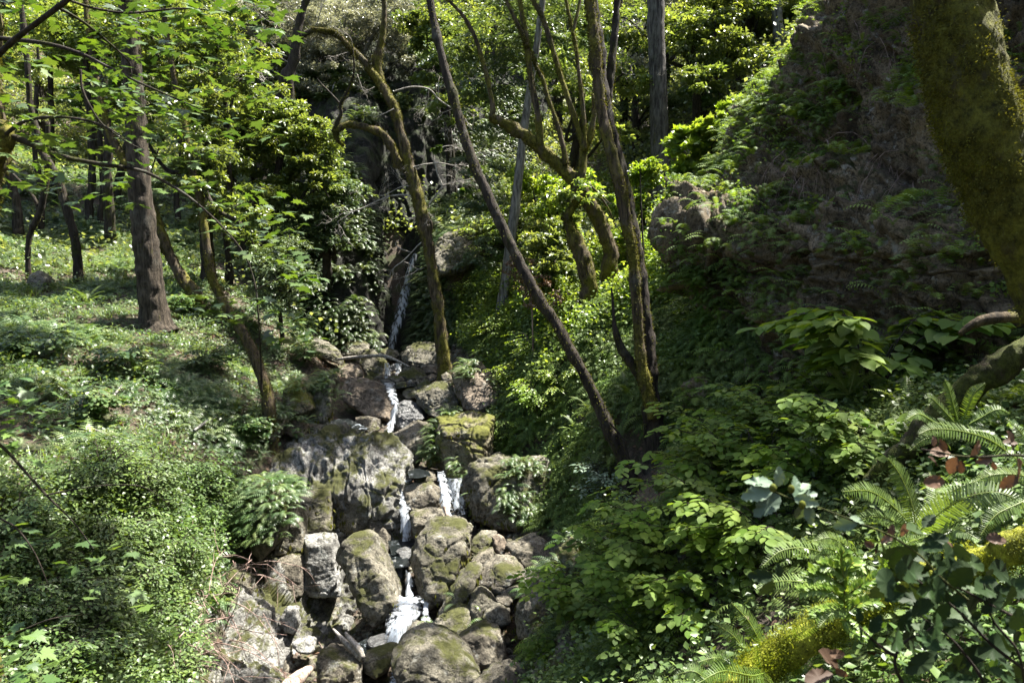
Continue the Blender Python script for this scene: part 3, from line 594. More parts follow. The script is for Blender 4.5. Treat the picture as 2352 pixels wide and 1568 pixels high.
# ------------------------------------------------------------------ leaf, fern and twig shapes
rs = np.random.RandomState(7)
LEAF = (np.array([(0, 0, 0), (.24, .45, .05), (0, 1, -.04), (-.24, .45, .05)], float), np.array([(0, 1, 2), (0, 2, 3)]))
LEAFW = (np.array([(0, 0, 0), (.38, .5, .07), (0, 1, -.05), (-.38, .5, .07)], float), np.array([(0, 1, 2), (0, 2, 3)]))
def round_leaf(wd=.42, k=7, fold=.08, tip=.1):
    L = [(0, 0, 0)]; Rr = []
    for i in range(1, k):
        a = math.pi * i / k; y = .5 - .5 * math.cos(a); x = wd * math.sin(a) ** .8
        Rr.append((x, y, fold * x * 2))
    V = [(0, 0, 0)] + Rr + [(0, 1 + tip, -.05)] + [(-x, y, z) for x, y, z in Rr[::-1]]
    V = np.array(V, float); V[:, 2] -= .12 * V[:, 1] ** 2; n = len(V)
    V = np.vstack([V, (0, .5, -.03)]); F = [(n, i, (i + 1) % n) for i in range(n)]
    return V, np.array(F)
HAZEL = round_leaf(); BROAD = round_leaf(.34, 6, .1, .12); OVAL = round_leaf(.24, 6, .12, .1)
def maple_leaf():
    pr = [(0, 0), (.16, -.06), (.42, -.12), (.34, .06), (.58, .12), (.40, .22), (.62, .48), (.38, .42), (.30, .50), (.20, .44), (.24, .74), (.12, .70), (0, 1.05)]
    V = [(x, y, -.10 * (x * x) - .12 * y * y + .05 * abs(x)) for x, y in pr] + [(-x, y, -.10 * x * x - .12 * y * y + .05 * abs(x)) for x, y in pr[-2:0:-1]]
    V = np.array(V + [(0, .3, .0)], float); n = len(V) - 1
    return V, np.array([(n, i, (i + 1) % n) for i in range(n)])
MAPLE = maple_leaf()
def frond(n=12, width=.17, arch=.9, up0=1.1, pin=.055, taper=.35, tris=True):
    """unit-length fern frond growing along +Y, arching over."""
    V = []; F = []
    t = np.linspace(0, 1, n + 2); ang = up0 - arch * t * 1.4 * (1 + t * .4)
    y = np.concatenate([[0], np.cumsum(np.cos(ang[:-1]))]) / (n + 1); z = np.concatenate([[0], np.cumsum(np.sin(ang[:-1]))]) / (n + 1)
    for i in range(1, n + 2):
        w_ = width * math.sin(min(1, (t[i] * .9 + .13)) * math.pi) ** .6 * (1 if i < n + 1 else .6)
        dy, dz = math.cos(ang[i]), math.sin(ang[i])
        for sgn in (-1, 1):
            b = len(V); p0 = np.array((0, y[i] - pin * .5 * dy, z[i] - pin * .5 * dz)); p1 = np.array((0, y[i] + pin * .5 * dy, z[i] + pin * .5 * dz))
            tip = np.array((sgn * w_, y[i] + .35 * w_ * dy, z[i] - .25 * w_ + .35 * w_ * dz))
            V += [p0, p1, tip]; F.append((b, b + 2, b + 1) if sgn > 0 else (b, b + 1, b + 2))
    for i in range(n + 1):                                          # rachis
        b = len(V); V += [(-.006, y[i], z[i] + .002), (.006, y[i], z[i] + .002), (0, y[i + 1], z[i + 1] + .002)]; F.append((b, b + 1, b + 2))
    return np.array(V, float), np.array(F)
FRONDS = [frond(12, .16, .9, 1.1), frond(11, .18, .7, .8), frond(12, .15, 1.15, 1.2)]
SWORD = frond(26, .13, .8, 1.15, .026)
def clump(fr, k, seed, spread=1.0):
    r = np.random.RandomState(seed); V = []; F = []; n = 0
    for i in range(k):
        a = 2 * math.pi * i / k + r.uniform(-.5, .5); s_ = r.uniform(.6, 1.1); tv, tf = fr[i % len(fr)]; tv = tv * s_
        tl = r.uniform(-.3, .35); yv = tv[:, 1] * math.cos(tl) - tv[:, 2] * math.sin(tl); zv = tv[:, 1] * math.sin(tl) + tv[:, 2] * math.cos(tl)
        V.append(np.stack([tv[:, 0] * math.cos(a) - yv * math.sin(a), tv[:, 0] * math.sin(a) + yv * math.cos(a), zv], 1)); F.append(tf + n); n += len(tv)
    return np.vstack(V), np.vstack(F)
CL = [clump(FRONDS, 5, i) for i in range(4)]; CLS = [clump([SWORD], 9, 20 + i) for i in range(3)]
def yawM(yaw, nrm, mixn=.5):
    up = norm(np.asarray(nrm) * mixn + np.array((0, 0, 1)) * (1 - mixn))
    d = np.stack([np.cos(yaw), np.sin(yaw), 0 * yaw], 1); d = norm(d - up * np.sum(d * up, 1)[:, None])
    return np.stack([np.cross(d, up), d, up], 2)
def ground_pts(n, box, dens=None, seed=0):
    r = np.random.RandomState(seed); x0, x1, y0, y1 = box
    x = r.uniform(x0, x1, n); y = r.uniform(y0, y1, n); z = hgt(x, y); e = .08
    nx_ = -(hgt(x + e, y) - z) / e; ny_ = -(hgt(x, y + e) - z) / e
    return np.stack([x, y, z], 1), norm(np.stack([nx_, ny_, np.ones(n)], 1))
def surf_pts(n, names, seed=0):
    r = np.random.RandomState(seed); out = []; on = []
    S_ = [s for s in SURF if names(s[2])]; ar = []
    for V, F, nm in S_:
        a = np.linalg.norm(np.cross(V[F[:, 1]] - V[F[:, 0]], V[F[:, 3]] - V[F[:, 0]]), axis=1); ar.append(a)
    tot = sum(a.sum() for a in ar)
    for (V, F, nm), a in zip(S_, ar):
        k = int(n * a.sum() / tot); i = r.choice(len(F), k, p=a / a.sum()); u = r.rand(k, 1); v = r.rand(k, 1); f = F[i]
        p = V[f[:, 0]] * (1 - u) * (1 - v) + V[f[:, 1]] * u * (1 - v) + V[f[:, 2]] * u * v + V[f[:, 3]] * (1 - u) * v
        nn = norm(np.cross(V[f[:, 1]] - V[f[:, 0]], V[f[:, 3]] - V[f[:, 0]]))
        out.append(p); on.append(nn)
    P = np.vstack(out); Nn = np.vstack(on); back = np.sum(Nn * P, 1) > 0
    return P, Nn, back
def ensure_out(Nn):  # loft grids may wind inward
    Nn = Nn.copy(); Nn[Nn[:, 1] > 0] *= -1; return Nn
CREEK = [(690,760),(1040,760),(1160,880),(1140,960),(1090,1060),(1080,1160),(1300,1230),(1350,1260),(1260,1400),(1230,1568),(1230,1700),(400,1700),(480,1480),(560,1330),(640,1180),(560,1120),(640,1000),(720,940),(760,830)]
def visible_mask(P, pad=250):
    x, y, d = proj(P); return (x > -pad) & (x < 2352 + pad) & (y > -pad) & (y < 1568 + pad) & (P[:, 1] > .6)
# ---- stuff: ferns and herbs on the left slope
LEFT = [(-400,330),(600,360),(700,540),(720,780),(660,960),(700,1030),(640,1180),(560,1330),(440,1480),(400,1700),(-400,1700)]
P, Nn = ground_pts(105000, (-24, 0, 4, 36), seed=1)
x, y, d = proj(P); k = inpoly(x, y, LEFT) & ~inpoly(x, y, CREEK)
k &= (fbm(P * 1.1, 3, 50) > -.12 + .3 * rs.uniform(-1, 1, len(P)))
k &= rs.rand(len(P)) < np.clip(1.1 - (P[:, 1] - 6) * .03, .3, 1)
P, Nn = P[k], Nn[k]; print('left ferns', len(P))
b = Batch(); kind = rs.randint(0, 4, len(P)); yaw = rs.uniform(0, 6.28, len(P)); Mt = yawM(yaw, Nn, .6); sc_ = rs.uniform(.10, .30, len(P)) * np.clip(P[:, 1] / 14, 1, 2) * (.75 + 1.0 * np.clip(fbm(P * .8, 2, 77) * 2, 0, 1))
for q in range(4): b.inst(CL[q], Mt[kind == q], P[kind == q] + (0, 0, .02), rs.rand((kind == q).sum()), sc_[kind == q])
o = link('fern_ground_cover', b.mesh('fern_ground_cover'), M['fern']); tag(o, 'small green ferns covering the sunlit left slope', 'ferns', kind='stuff')
def herbs(name, P, Nn, mat, tmpl, k, size, h, label, seed, spread=.12):
    r = np.random.RandomState(seed); n = len(P) * k; Pp = np.repeat(P, k, 0); Nr = np.repeat(Nn, k, 0)
    off = r.normal(0, spread, (n, 3)); off[:, 2] = r.uniform(0, 1, n) ** .8 * h
    d = r.normal(0, 1, (n, 3)); d[:, 2] *= .45; up = norm(r.normal(0, .45, (n, 3)) + Nr * .4 + (0, 0, .8))
    b = Batch(); b.inst(tmpl, frames(d, up), Pp + off, r.rand(n), r.uniform(.6, 1.25, n) * size)
    o = link(name, b.mesh(name), M[mat]); tag(o, label, 'ground cover', kind='stuff'); return o
P, Nn = ground_pts(24000, (-22, 1, 3.5, 34), seed=2); x, y, d = proj(P); k = inpoly(x, y, LEFT) & ~inpoly(x, y, CREEK) & (fbm(P * 1.3, 3, 90) > .05)
herbs('herb_ground_cover', P[k], Nn[k], 'herb', LEAFW, 16, .06, .22, 'small broad-leaved herbs between the ferns of the left slope', 3)
P, Nn = ground_pts(9000, (-8, -.5, 3.0, 10), seed=22); x, y, d = proj(P); k = inpoly(x, y, [(-300,1120),(560,1120),(630,1150),(530,1290),(440,1400),(390,1700),(-300,1700)])
herbs('creeper', P[k], Nn[k], 'creeper', LEAFW, 34, .045, .42, 'dense tangle of small-leaved creeper on the steep lower left slope', 4, .12)
BL = (np.array([(-.018, 0, 0), (.018, 0, 0), (.014, .3, .45), (-.014, .3, .45), (.0, .85, .55)], float), np.array([(0, 1, 2), (0, 2, 3), (3, 2, 4)]))
P, Nn = ground_pts(30000, (-16, 1, 3.5, 26), seed=72); x, y, d = proj(P); k = inpoly(x, y, LEFT) & ~inpoly(x, y, CREEK) & (fbm(P * 1.7, 3, 190) > .27); P = P[k]; K_ = 6
n = len(P) * K_; yw = rs.uniform(0, 6.28, n); b = Batch(); b.inst(BL, yawM(yw, np.repeat(Nn[k], K_, 0), .2), np.repeat(P, K_, 0) + rs.normal(0, .025, (n, 3)) * (1, 1, 0), rs.rand(n), rs.uniform(.15, .38, n))
tag(link('grass', b.mesh('grass'), M['creeper']), 'thin yellow-green grass tufts among the ferns of the left slope', 'grass', kind='stuff')
# ---- stuff: ferns on the right bank and forest floor
RIGHT = [(1100,560),(1700,560),(1900,900),(2500,900),(2500,1700),(1230,1700),(1240,1400),(1340,1250),(1100,1180),(1090,1060),(1130,960),(1150,870),(1040,760)]
P, Nn = ground_pts(64000, (-1.5, 8.5, 1.8, 19), seed=5); x, y, d = proj(P); k = inpoly(x, y, RIGHT) & ~inpoly(x, y, [(1420,1000),(1560,1000),(1560,1170),(1420,1170)]) & (fbm(P * 1.3, 3, 51) > -.3 + .3 * rs.uniform(-1, 1, len(P)))
P, Nn = P[k], Nn[k]; n = len(P); print('right ferns', n)
b = Batch(); kind = rs.randint(0, 3, n); down = np.stack([Nn[:, 0], Nn[:, 1]], 1); yaw = np.arctan2(down[:, 1], down[:, 0]) + rs.normal(0, .8, n)
Mt = yawM(yaw, Nn, .75); sc_ = rs.uniform(.16, .46, n) * np.clip(P[:, 1] / 7, .55, 1)
for q in range(3): b.inst(FRONDS[q], Mt[kind == q], P[kind == q] + (0, 0, .04), rs.rand((kind == q).sum()), sc_[kind == q])
q = rs.rand(n) < .30; b.inst(CL[1], yawM(rs.uniform(0, 6.28, q.sum()), Nn[q], .6), P[q], rs.rand(q.sum()), sc_[q] * .8)
o = link('fern_bank_cover', b.mesh('fern_bank_cover'), M['fern_dark']); tag(o, 'drooping green ferns thatching the right bank', 'ferns', kind='stuff')
k = rs.rand(n) < .4
herbs('bank_herbs', P[k], Nn[k], 'creeper', LEAFW, 10, .05, .25, 'small leafy herbs among the ferns of the right bank', 6)
P, Nn = ground_pts(16000, (-2, 6, 11, 26), seed=82); x, y, d = proj(P); k = inpoly(x, y, [(1060,500),(1200,430),(1560,400),(1570,690),(1400,760),(1300,860),(1160,900),(1060,780)]) & (fbm(P * 1.2, 3, 95) > -.1)
herbs('sunny_herbs', P[k], Nn[k], 'bright', LEAFW, 14, .075, .4, 'herbs coloured bright yellow-green as if sunlit on the slope behind the leaning trunks', 83, .14)  # extra herbs whose bright leaf colour stands in for sun on the slope
# ---- ferns clinging to rock
def rock_ferns(name, P, Nn, mat, lo, hi, label, seed, cl=.3):
    r = np.random.RandomState(seed); n = len(P); yaw = np.arctan2(Nn[:, 1], Nn[:, 0]) + r.normal(0, .7, n)
    Mt = yawM(yaw, Nn, .3); sc_ = r.uniform(lo, hi, n); b = Batch(); kind = r.randint(0, 3, n)
    for q in range(3): b.inst(FRONDS[q], Mt[kind == q], P[kind == q], r.rand((kind == q).sum()), sc_[kind == q])
    o = link(name, b.mesh(name), M[mat]); tag(o, label, 'ferns', kind='stuff')
P, Nn, _ = surf_pts(40000, lambda s: s == 'cliff', 3); Nn = ensure_out(Nn); x, y, d = proj(P)
k = visible_mask(P, 100) & ((fbm(P * .9, 3, 5) + .06 + .55 * np.clip(Nn[:, 2], -1, 1) + .35 * inpoly(x, y, [(1740,100),(1950,60),(2000,230),(1830,260),(1700,400),(1640,440)]) + .6 * inpoly(x, y, [(1560,560),(1700,700),(1850,800),(2500,800),(2500,1200),(1560,1200)])) > .30)
rock_ferns('cliff_ferns', P[k], Nn[k], 'fern_dark', .18, .46, 'drooping ferns on the ledges and crest of the right cliff', 9); print('cliff ferns', k.sum())
P2, N2, _ = surf_pts(30000, lambda s: s == 'cliff', 13); N2 = ensure_out(N2); k = visible_mask(P2, 100) & (fbm(P2 * 1.2, 3, 15) > .2)
herbs('cliff_creeper', P2[k], N2[k], 'fern_dark', LEAFW, 5, .05, .12, 'small leafy creeper scattered over the right cliff', 16, .08)
P, Nn, _ = surf_pts(44000, lambda s: s == 'gorge_wall', 4); Nn = ensure_out(Nn); x, y, d = proj(P)
right = inpoly(x, y, [(955,480),(1250,400),(1250,850),(950,850),(950,700),(985,560)])
k = visible_mask(P, 100) & ((fbm(P * .7, 3, 5) > .10 - .35 * ((y > 430) & (x < 880))) | right) & ~inpoly(x, y, [(855,300),(975,300),(985,560),(965,640),(950,820),(868,820)]) & ~inpoly(x, y, [(820,290),(890,290),(890,500),(820,480)])
rock_ferns('gorge_ferns', P[k], Nn[k], 'fern', .25, .55, 'ferns hanging over the gorge walls around the waterfall', 10); print('gorge ferns', k.sum())
P, Nn, _ = surf_pts(22000, lambda s: 'fern' in s or 'grass-topped' in s or 'bank' in s or 'overhang' in s, 6)
x, y, d = proj(P); k = (fbm(P * 2.0, 3, 5) + .9 * Nn[:, 2] > .42) & ~((x > 1000) & (x < 1330) & (fbm(P * 2.5, 3, 45) > -.25))
rock_ferns('boulder_ferns', P[k], Nn[k], 'fern', .14, .34, 'small ferns thatching the mossy banks beside the creek', 11)
P, Nn, _ = surf_pts(14000, lambda s: 'yellow' in s or 'bearded' in s or 'overhang' in s or 'moss' in s, 8)
k = (Nn[:, 2] < .35) & (Nn[:, 2] > -.5) & (fbm(P * 2.2, 3, 35) > .12)
b = Batch(); n = k.sum(); d_ = norm(Nn[k] * .35 + (0, 0, -1) + rs.normal(0, .15, (n, 3))); b.inst(LEAF, frames(d_, Nn[k]), P[k] + Nn[k] * .01, rs.rand(n), rs.uniform(.04, .10, n))
tag(link('hanging_moss', b.mesh('hanging_moss'), M['trunk_moss']), 'tufts of yellow green moss hanging from the boulders', 'moss', kind='stuff')
# ---- rubble in the creek
def pebble(seed):
    r = np.random.RandomState(seed); me = hull_mesh(norm(r.normal(0, 1, (14, 3))) * (1, .8, .6)); V = np.array([v.co[:] for v in me.vertices]); F = []
    for p in me.polygons:
        v = list(p.vertices)
        for i in range(1, len(v) - 1): F.append((v[0], v[i], v[i + 1]))
    return V, np.array(F)
PB = [pebble(i) for i in range(4)]
P, Nn = ground_pts(14000, (-3.2, 3.2, 6, 19.5), seed=31); x, y, d = proj(P); k = inpoly(x, y, CREEK); P = P[k]; n = len(P); b = Batch(); kind = rs.randint(0, 4, n)
sz = .02 + .11 * rs.rand(n) ** 3.5; Mt = frames(rs.normal(0, 1, (n, 3)), rs.normal(0, .3, (n, 3)) + (0, 0, 1))
for q in range(4): b.inst(PB[q], Mt[kind == q], P[kind == q], rs.rand((kind == q).sum()), sz[kind == q])
tag(link('rubble', b.mesh('rubble'), M['rock']), 'loose stones and gravel between the boulders of the creek', 'rubble', kind='stuff')
# ---- leaf litter
P, Nn = ground_pts(40000, (-12, 9, 1.5, 20), seed=32); k = visible_mask(P); P = P[k]; Nn = Nn[k]; n = len(P)
b = Batch(); b.inst(LEAFW, frames(rs.normal(0, 1, (n, 3)) * (1, 1, .3), Nn + rs.normal(0, .4, (n, 3))), P + (0, 0, .015), rs.rand(n), rs.uniform(.04, .09, n))
tag(link('leaf_litter', b.mesh('leaf_litter'), M['deadleaf']), 'brown fallen leaves littering the forest floor', 'leaf litter', kind='stuff')
# ---- undergrowth on the far hillsides
P, Nn = ground_pts(26000, (-34, 34, 17, 62), seed=33); x, y, d = proj(P); k = visible_mask(P, 150) & (rs.rand(len(P)) < np.clip(1.4 - P[:, 1] / 50, .25, 1)) & ~((y > 560) & (x > 690) & (x < 1180)) & ~((P[:, 1] < 29) & (x < 640) & (rs.rand(len(P)) < .9))
P = P[k]; Nn = Nn[k]; print('undergrowth', len(P))
r = np.random.RandomState(44); K_ = 46; n = len(P) * K_; Pp = np.repeat(P, K_, 0); hs = np.repeat(.4 + 1.1 * r.rand(len(P)) ** 2, K_)
off = r.normal(0, 1, (n, 3)); off = norm(off) * (r.rand(n, 1) ** .4) * hs[:, None]; off[:, 2] = np.abs(off[:, 2]) * .8
b = Batch(); b.inst(LEAFW, frames(r.normal(0, 1, (n, 3)), norm(r.normal(0, .5, (n, 3)) + (0, 0, 1))), Pp + off, np.repeat(r.rand(len(P)), K_) * .6 + .4 * r.rand(n), r.uniform(.08, .17, n))
tag(link('undergrowth', b.mesh('undergrowth'), M['far_bay']), 'dense leafy undergrowth covering the far hillsides', 'undergrowth', kind='stuff')
#@@TREES
# ------------------------------------------------------------------ trees
def limb(root, path, wpx, Ys, mat, name='trunk', sides=14, rough=.35, seed=0, flare=0, n=None, freq=7):
    """path in picture coordinates, wpx widths there, Ys distances: one number or one per point."""
    k = len(path); Yl = [Ys] * k if np.isscalar(Ys) else list(np.interp(np.linspace(0, 1, k), np.linspace(0, 1, len(Ys)), Ys))
    P = np.array([tuple(at(x, y, Y)) for (x, y), Y in zip(path, Yl)])
    _, _, d = proj(P); w_ = np.interp(np.linspace(0, 1, k), np.linspace(0, 1, len(wpx)), wpx) * d / FOC / 2
    if name == 'trunk':
        gr = gz(P[0][0], P[0][1])
        if P[0][2] > gr - .2: P = np.vstack([(P[0][0], P[0][1], gr - .25), P]); w_ = np.concatenate([[w_[0] * 1.1], w_])
    seg = n or max(10, k * 10)
    V, F = tube(P, w_, sides, seg, rough, seed, flare=max(flare, .45) if name == 'trunk' else flare, freq=freq)
    o = link(name, mesh(name, V - np.array(root.location), F, None, True), M[mat], root)
    if mat in ('bark_moss', 'bark_dark') and w_.max() > .035 and (name in ('trunk', 'stem', 'branch')):
        rg_ = np.random.RandomState(int(w_.max() * 1e4) % 999 + seed); m = int(len(V) * (5 if mat == 'bark_moss' else 2)); i_ = rg_.randint(0, len(V) - 2, m)
        kp = fbm(V[i_] * 3, 3, 9) + .5 * rg_.rand(m) > (.12 if mat == 'bark_moss' else .3); i_ = i_[kp]; m = len(i_)
        if m > 10:
            ax = catmull(P, seg)[np.minimum(i_ // sides, seg - 1)]; nn = norm(V[i_] - ax); ev = catmull(P, seg); T_ = np.gradient(ev, axis=0)[np.minimum(i_ // sides, seg - 1)]
            b = Batch(); b.inst(LEAF, frames(norm(nn * .7 + rg_.normal(0, .5, (m, 3)) + (0, 0, -.5)), rg_.normal(0, 1, (m, 3))), V[i_] + T_ * rg_.uniform(-.5, .5, (m, 1)) + rg_.normal(0, .3, (m, 3)) * 0.02 - np.array(root.location), rg_.rand(m), rg_.uniform(.012, .036, m))
            tag(link('moss', b.mesh('moss'), M['trunk_moss'], root), kind='stuff')
    return o, P
def twigs(root, starts, mat, seed, L=.5, depth=3, r0=.008, name='twig', droop=0., bend=.35, kids=4):
    """branching dead twigs grown in space from given (point, direction) pairs, one mesh."""
    rng = np.random.RandomState(seed); b = Batch(); o_ = np.array(root.location)
    def grow(p, d, L, r, dep):
        m = 5; pts = [p]
        for i in range(m):
            d = norm(d + rng.normal(0, bend, 3) * .6 + (0, 0, -droop)); p = p + d * L / m; pts.append(p)
        V, F = tube(np.array(pts), np.linspace(r, r * .35, len(pts)), 4, len(pts), resample=False); b.raw(V - o_, F)
        if dep > 0:
            for i in range(kids):
                j = rng.randint(1, m + 1); dd = norm(norm(pts[j] - pts[j - 1]) + rng.normal(0, .75, 3)); grow(pts[j], dd, L * rng.uniform(.35, .7), r * .55, dep - 1)
    for p, d in starts: grow(np.asarray(p, float), norm(np.asarray(d, float)), L * rng.uniform(.8, 1.2), r0, depth)
    return link(name, b.mesh(name), M[mat], root)
def leaves(blobs, n, size, tmpl, seed, style='spray', clumps=60, flat=.5, origin=(0, 0, 0), droop=0., cr=.33):
    """blobs: (centre, radii); leaves gathered in clumps through each blob's volume."""
    rng = np.random.RandomState(seed); b = Batch(); tot = sum(np.prod(r_) ** (2 / 3) for c_, r_ in blobs)
    for c_, r_ in blobs:
        r_ = np.array(r_, float); frac = np.prod(r_) ** (2 / 3) / tot; m = max(4, int(clumps * frac)); nl = int(n * frac / m) + 1
        u = norm(rng.normal(0, 1, (m, 3))) * (rng.rand(m, 1) ** .45); cc = np.asarray(c_) + u * r_
        cs = cr * r_.mean() * rng.uniform(.5, 1.3, m); out = norm(u + (0, 0, -.1) + rng.normal(0, .4, (m, 3)))
        N_ = m * nl; ci = np.repeat(np.arange(m), nl)
        if style == 'spray':
            off = norm(rng.normal(0, 1, (N_, 3))) * (rng.rand(N_, 1) ** .5) * cs[ci][:, None] * np.array((1, 1, flat))
            d = norm(out[ci] * .5 + rng.normal(0, .7, (N_, 3)) * (1, 1, .6) + (0, 0, -droop)); up = norm(rng.normal(0, .45, (N_, 3)) + (0, 0, 1))
        else:                                                     # flat layered conifer sprays
            out[:, 2] = -.15; out = norm(out); t = rng.rand(N_); side = rng.choice([-1, 1], N_) * rng.rand(N_) * (1 - t * .7) * .45
            sx = np.cross(out, (0, 0, 1.)); sx = norm(sx)
            off = (out[ci] * (t * 2 - 1)[:, None] + sx[ci] * side[:, None]) * cs[ci][:, None] * 1.6; off[:, 2] -= .25 * cs[ci] * t ** 2; off[:, 2] += rng.normal(0, .03, N_)
            d = norm(out[ci] * .6 + sx[ci] * np.sign(side)[:, None] * .8 + rng.normal(0, .25, (N_, 3)) + (0, 0, -.15)); up = norm(rng.normal(0, .25, (N_, 3)) + (0, 0, 1))
        b.inst(tmpl, frames(d, up), cc[ci] + off - np.asarray(origin), .55 * rng.rand(m)[ci] + .45 * rng.rand(N_), rng.uniform(.65, 1.25, N_) * size)
    return b
def newtree(name, label, bx, by, Y=None, group=None, cat='tree'):
    Y = Y or hit(bx, by); p = at(bx, by, Y); return empty(name, p, label, cat, group), Y
def crown(root, blobs, n, size, tmpl, mat, seed, **kw):
    nm = kw.pop('name', 'crown'); b = leaves(blobs, n, size, tmpl, seed, origin=root.location, **kw)
    return link(nm, b.mesh(nm), M[mat], root)
A3 = lambda x, y, Y: np.array(at(x, y, Y))
# --- left bank
t, Y = newtree('fir_tree', 'thick straight fir with furrowed grey bark rising from the left fern slope', 355, 762, 14)
limb(t, [(362,775),(352,700),(340,600),(326,480),(316,360),(308,230),(300,100),(292,-60),(280,-260)], [80,58,52,48,44,42,40,38,36], 14, 'bark_brown', sides=28, rough=.22, n=130, flare=.1)
crown(t, [(A3(300,-500,14.5),(2.2,2.2,1.3)),(A3(260,-900,14.5),(1.6,1.6,1.6))], 26000, .10, LEAF, 'conifer', 3, style='flat', clumps=70)
t, Y = newtree('mossy_tree', 'leaning moss-furred tree on the left bank, its foot among ferny rocks', 612, 925, 11.7)
limb(t, [(618,935),(600,860),(565,775),(520,705),(488,640),(476,570),(468,510),(455,440),(440,380),(425,290),(400,180),(380,60),(360,-80)], [26,23,22,20,17,16,15,14,13,12,11,10,8], [11.7,11.9,12.2], 'bark_moss', sides=16, rough=.3, n=120)
crown(t, [(A3(430,300,12),(.9,.8,.5)),(A3(520,420,12),(.7,.7,.4)),(A3(350,-250,12.5),(2,2,1.2))], 9000, .085, OVAL, 'bay', 4, clumps=60)
t, Y = newtree('mossy_tree', 'slanting mossy trunk just right of the thick fir, bent at its foot', 440, 672, 15.5)
limb(t, [(447,678),(420,640),(392,590),(368,530),(345,470),(310,410),(280,360),(250,300),(225,200),(205,80),(190,-60)], [30,24,23,22,21,19,17,15,14,12,10], [15.5,16], 'bark_moss', sides=12, rough=.3)
limb(t, [(392,590),(378,578),(366,570)], [12,9,5], 15.55, 'bark_moss', name='branch', sides=8)
t, Y = newtree('slender_tree', 'dark bowed trunk in the upper left, curving left as it climbs', 180, 655, 17)
limb(t, [(182,662),(178,600),(170,540),(150,470),(133,410),(108,370),(90,330),(70,240),(60,120),(40,-60)], [24,18,18,18,17,15,14,12,11,10], 17, 'bark_dark', sides=12)
t, Y = newtree('slender_tree', 'thin dark stem forked near the ground, beside the lone brown rock', 66, 650, 17.2)
limb(t, [(66,655),(64,600),(68,540),(90,490),(104,430),(108,380),(110,280)], [13,10,11,14,12,10,8], 17.2, 'bark_dark', sides=10)
limb(t, [(90,490),(78,455),(58,430),(30,400)], [9,8,7,6], 17.2, 'bark_dark', name='branch', sides=8)
t, Y = newtree('slender_tree', 'crooked mossy trunk touching the left edge, above the shaded slope', 42, 520, 21)
limb(t, [(42,525),(38,470),(26,420),(10,370),(0,310),(-20,200)], [20,18,17,15,13,12], 21, 'bark_dark', sides=12)
t, Y = newtree('slender_tree', 'thin dark trunk behind the mossy leaning tree, standing nearly upright', 528, 668, 17.5)
limb(t, [(528,670),(525,600),(520,540),(528,440),(520,300),(515,150)], [17,14,13,12,10,8], 17.5, 'bark_dark', sides=10)
t, Y = newtree('oak_tree', 'forked brown oak leaning right above the bright bay foliage', 575, 480, 22)
limb(t, [(560,520),(585,450),(605,370),(625,300),(640,240),(665,170),(680,100),(690,40),(712,-20)], [30,28,28,26,26,24,20,16,14], 22, 'bark_dark', sides=14, rough=.35)
limb(t, [(668,300),(668,250),(665,200),(672,150)], [20,18,18,16], 22.1, 'bark_dark', name='branch', sides=10)
limb(t, [(680,90),(720,70),(755,75),(800,100)], [12,11,9,8], 22, 'bark_dark', name='branch', sides=8)
twigs(t, [(A3(690,60,22),(-.5,-.2,.6)),(A3(672,150,22),(-.8,-.2,.2)),(A3(720,70,22),(.4,-.3,.6)),(A3(655,200,22),(-.7,-.1,.4))], 'deadwood', 8, L=1.6, r0=.02)
# --- middle
t, Y = newtree('gnarled_tree', 'gnarled mossy tree in the creek centre with bare lichen-white twigs', 1020, 860, 15.2)
limb(t, [(1022,868),(1016,800),(1008,720),(996,640),(985,570),(970,500),(953,430),(940,380),(922,310),(905,250),(888,215),(862,175),(835,140),(800,105),(775,78),(750,70),(715,65)], [30,26,25,24,24,26,27,23,20,20,20,18,13,11,9,7,5], [15.2,15.4,15.8], 'bark_moss', sides=18, rough=.4, n=170)
limb(t, [(880,205),(866,150),(872,110),(880,70),(883,30),(878,-40)], [20,19,16,14,11,8], 15.7, 'bark_moss', name='branch', sides=10)
limb(t, [(862,175),(868,120),(880,60),(888,50)], [12,10,8,3], 15.7, 'bark_moss', name='branch', sides=8)
limb(t, [(946,400),(930,385),(915,375),(905,350),(895,325),(870,305),(845,293),(815,286),(790,288),(775,300),(765,298)], [14,18,20,14,14,13,12,13,12,14,11], 15.5, 'bark_moss', name='branch', sides=12, rough=.6, n=70)
limb(t, [(772,298),(775,280),(784,258),(782,240),(800,205),(812,170),(812,130),(806,90)], [13,9,8,8,5,5,4,3], 15.5, 'bark_dark', name='branch', sides=8)
limb(t, [(782,240),(760,215),(740,195),(728,180)], [5,4,3,2], 15.5, 'bark_dark', name='branch', sides=6)
limb(t, [(775,300),(772,318),(790,335)], [10,8,3], 15.5, 'bark_moss', name='branch', sides=8)
D = 15.3
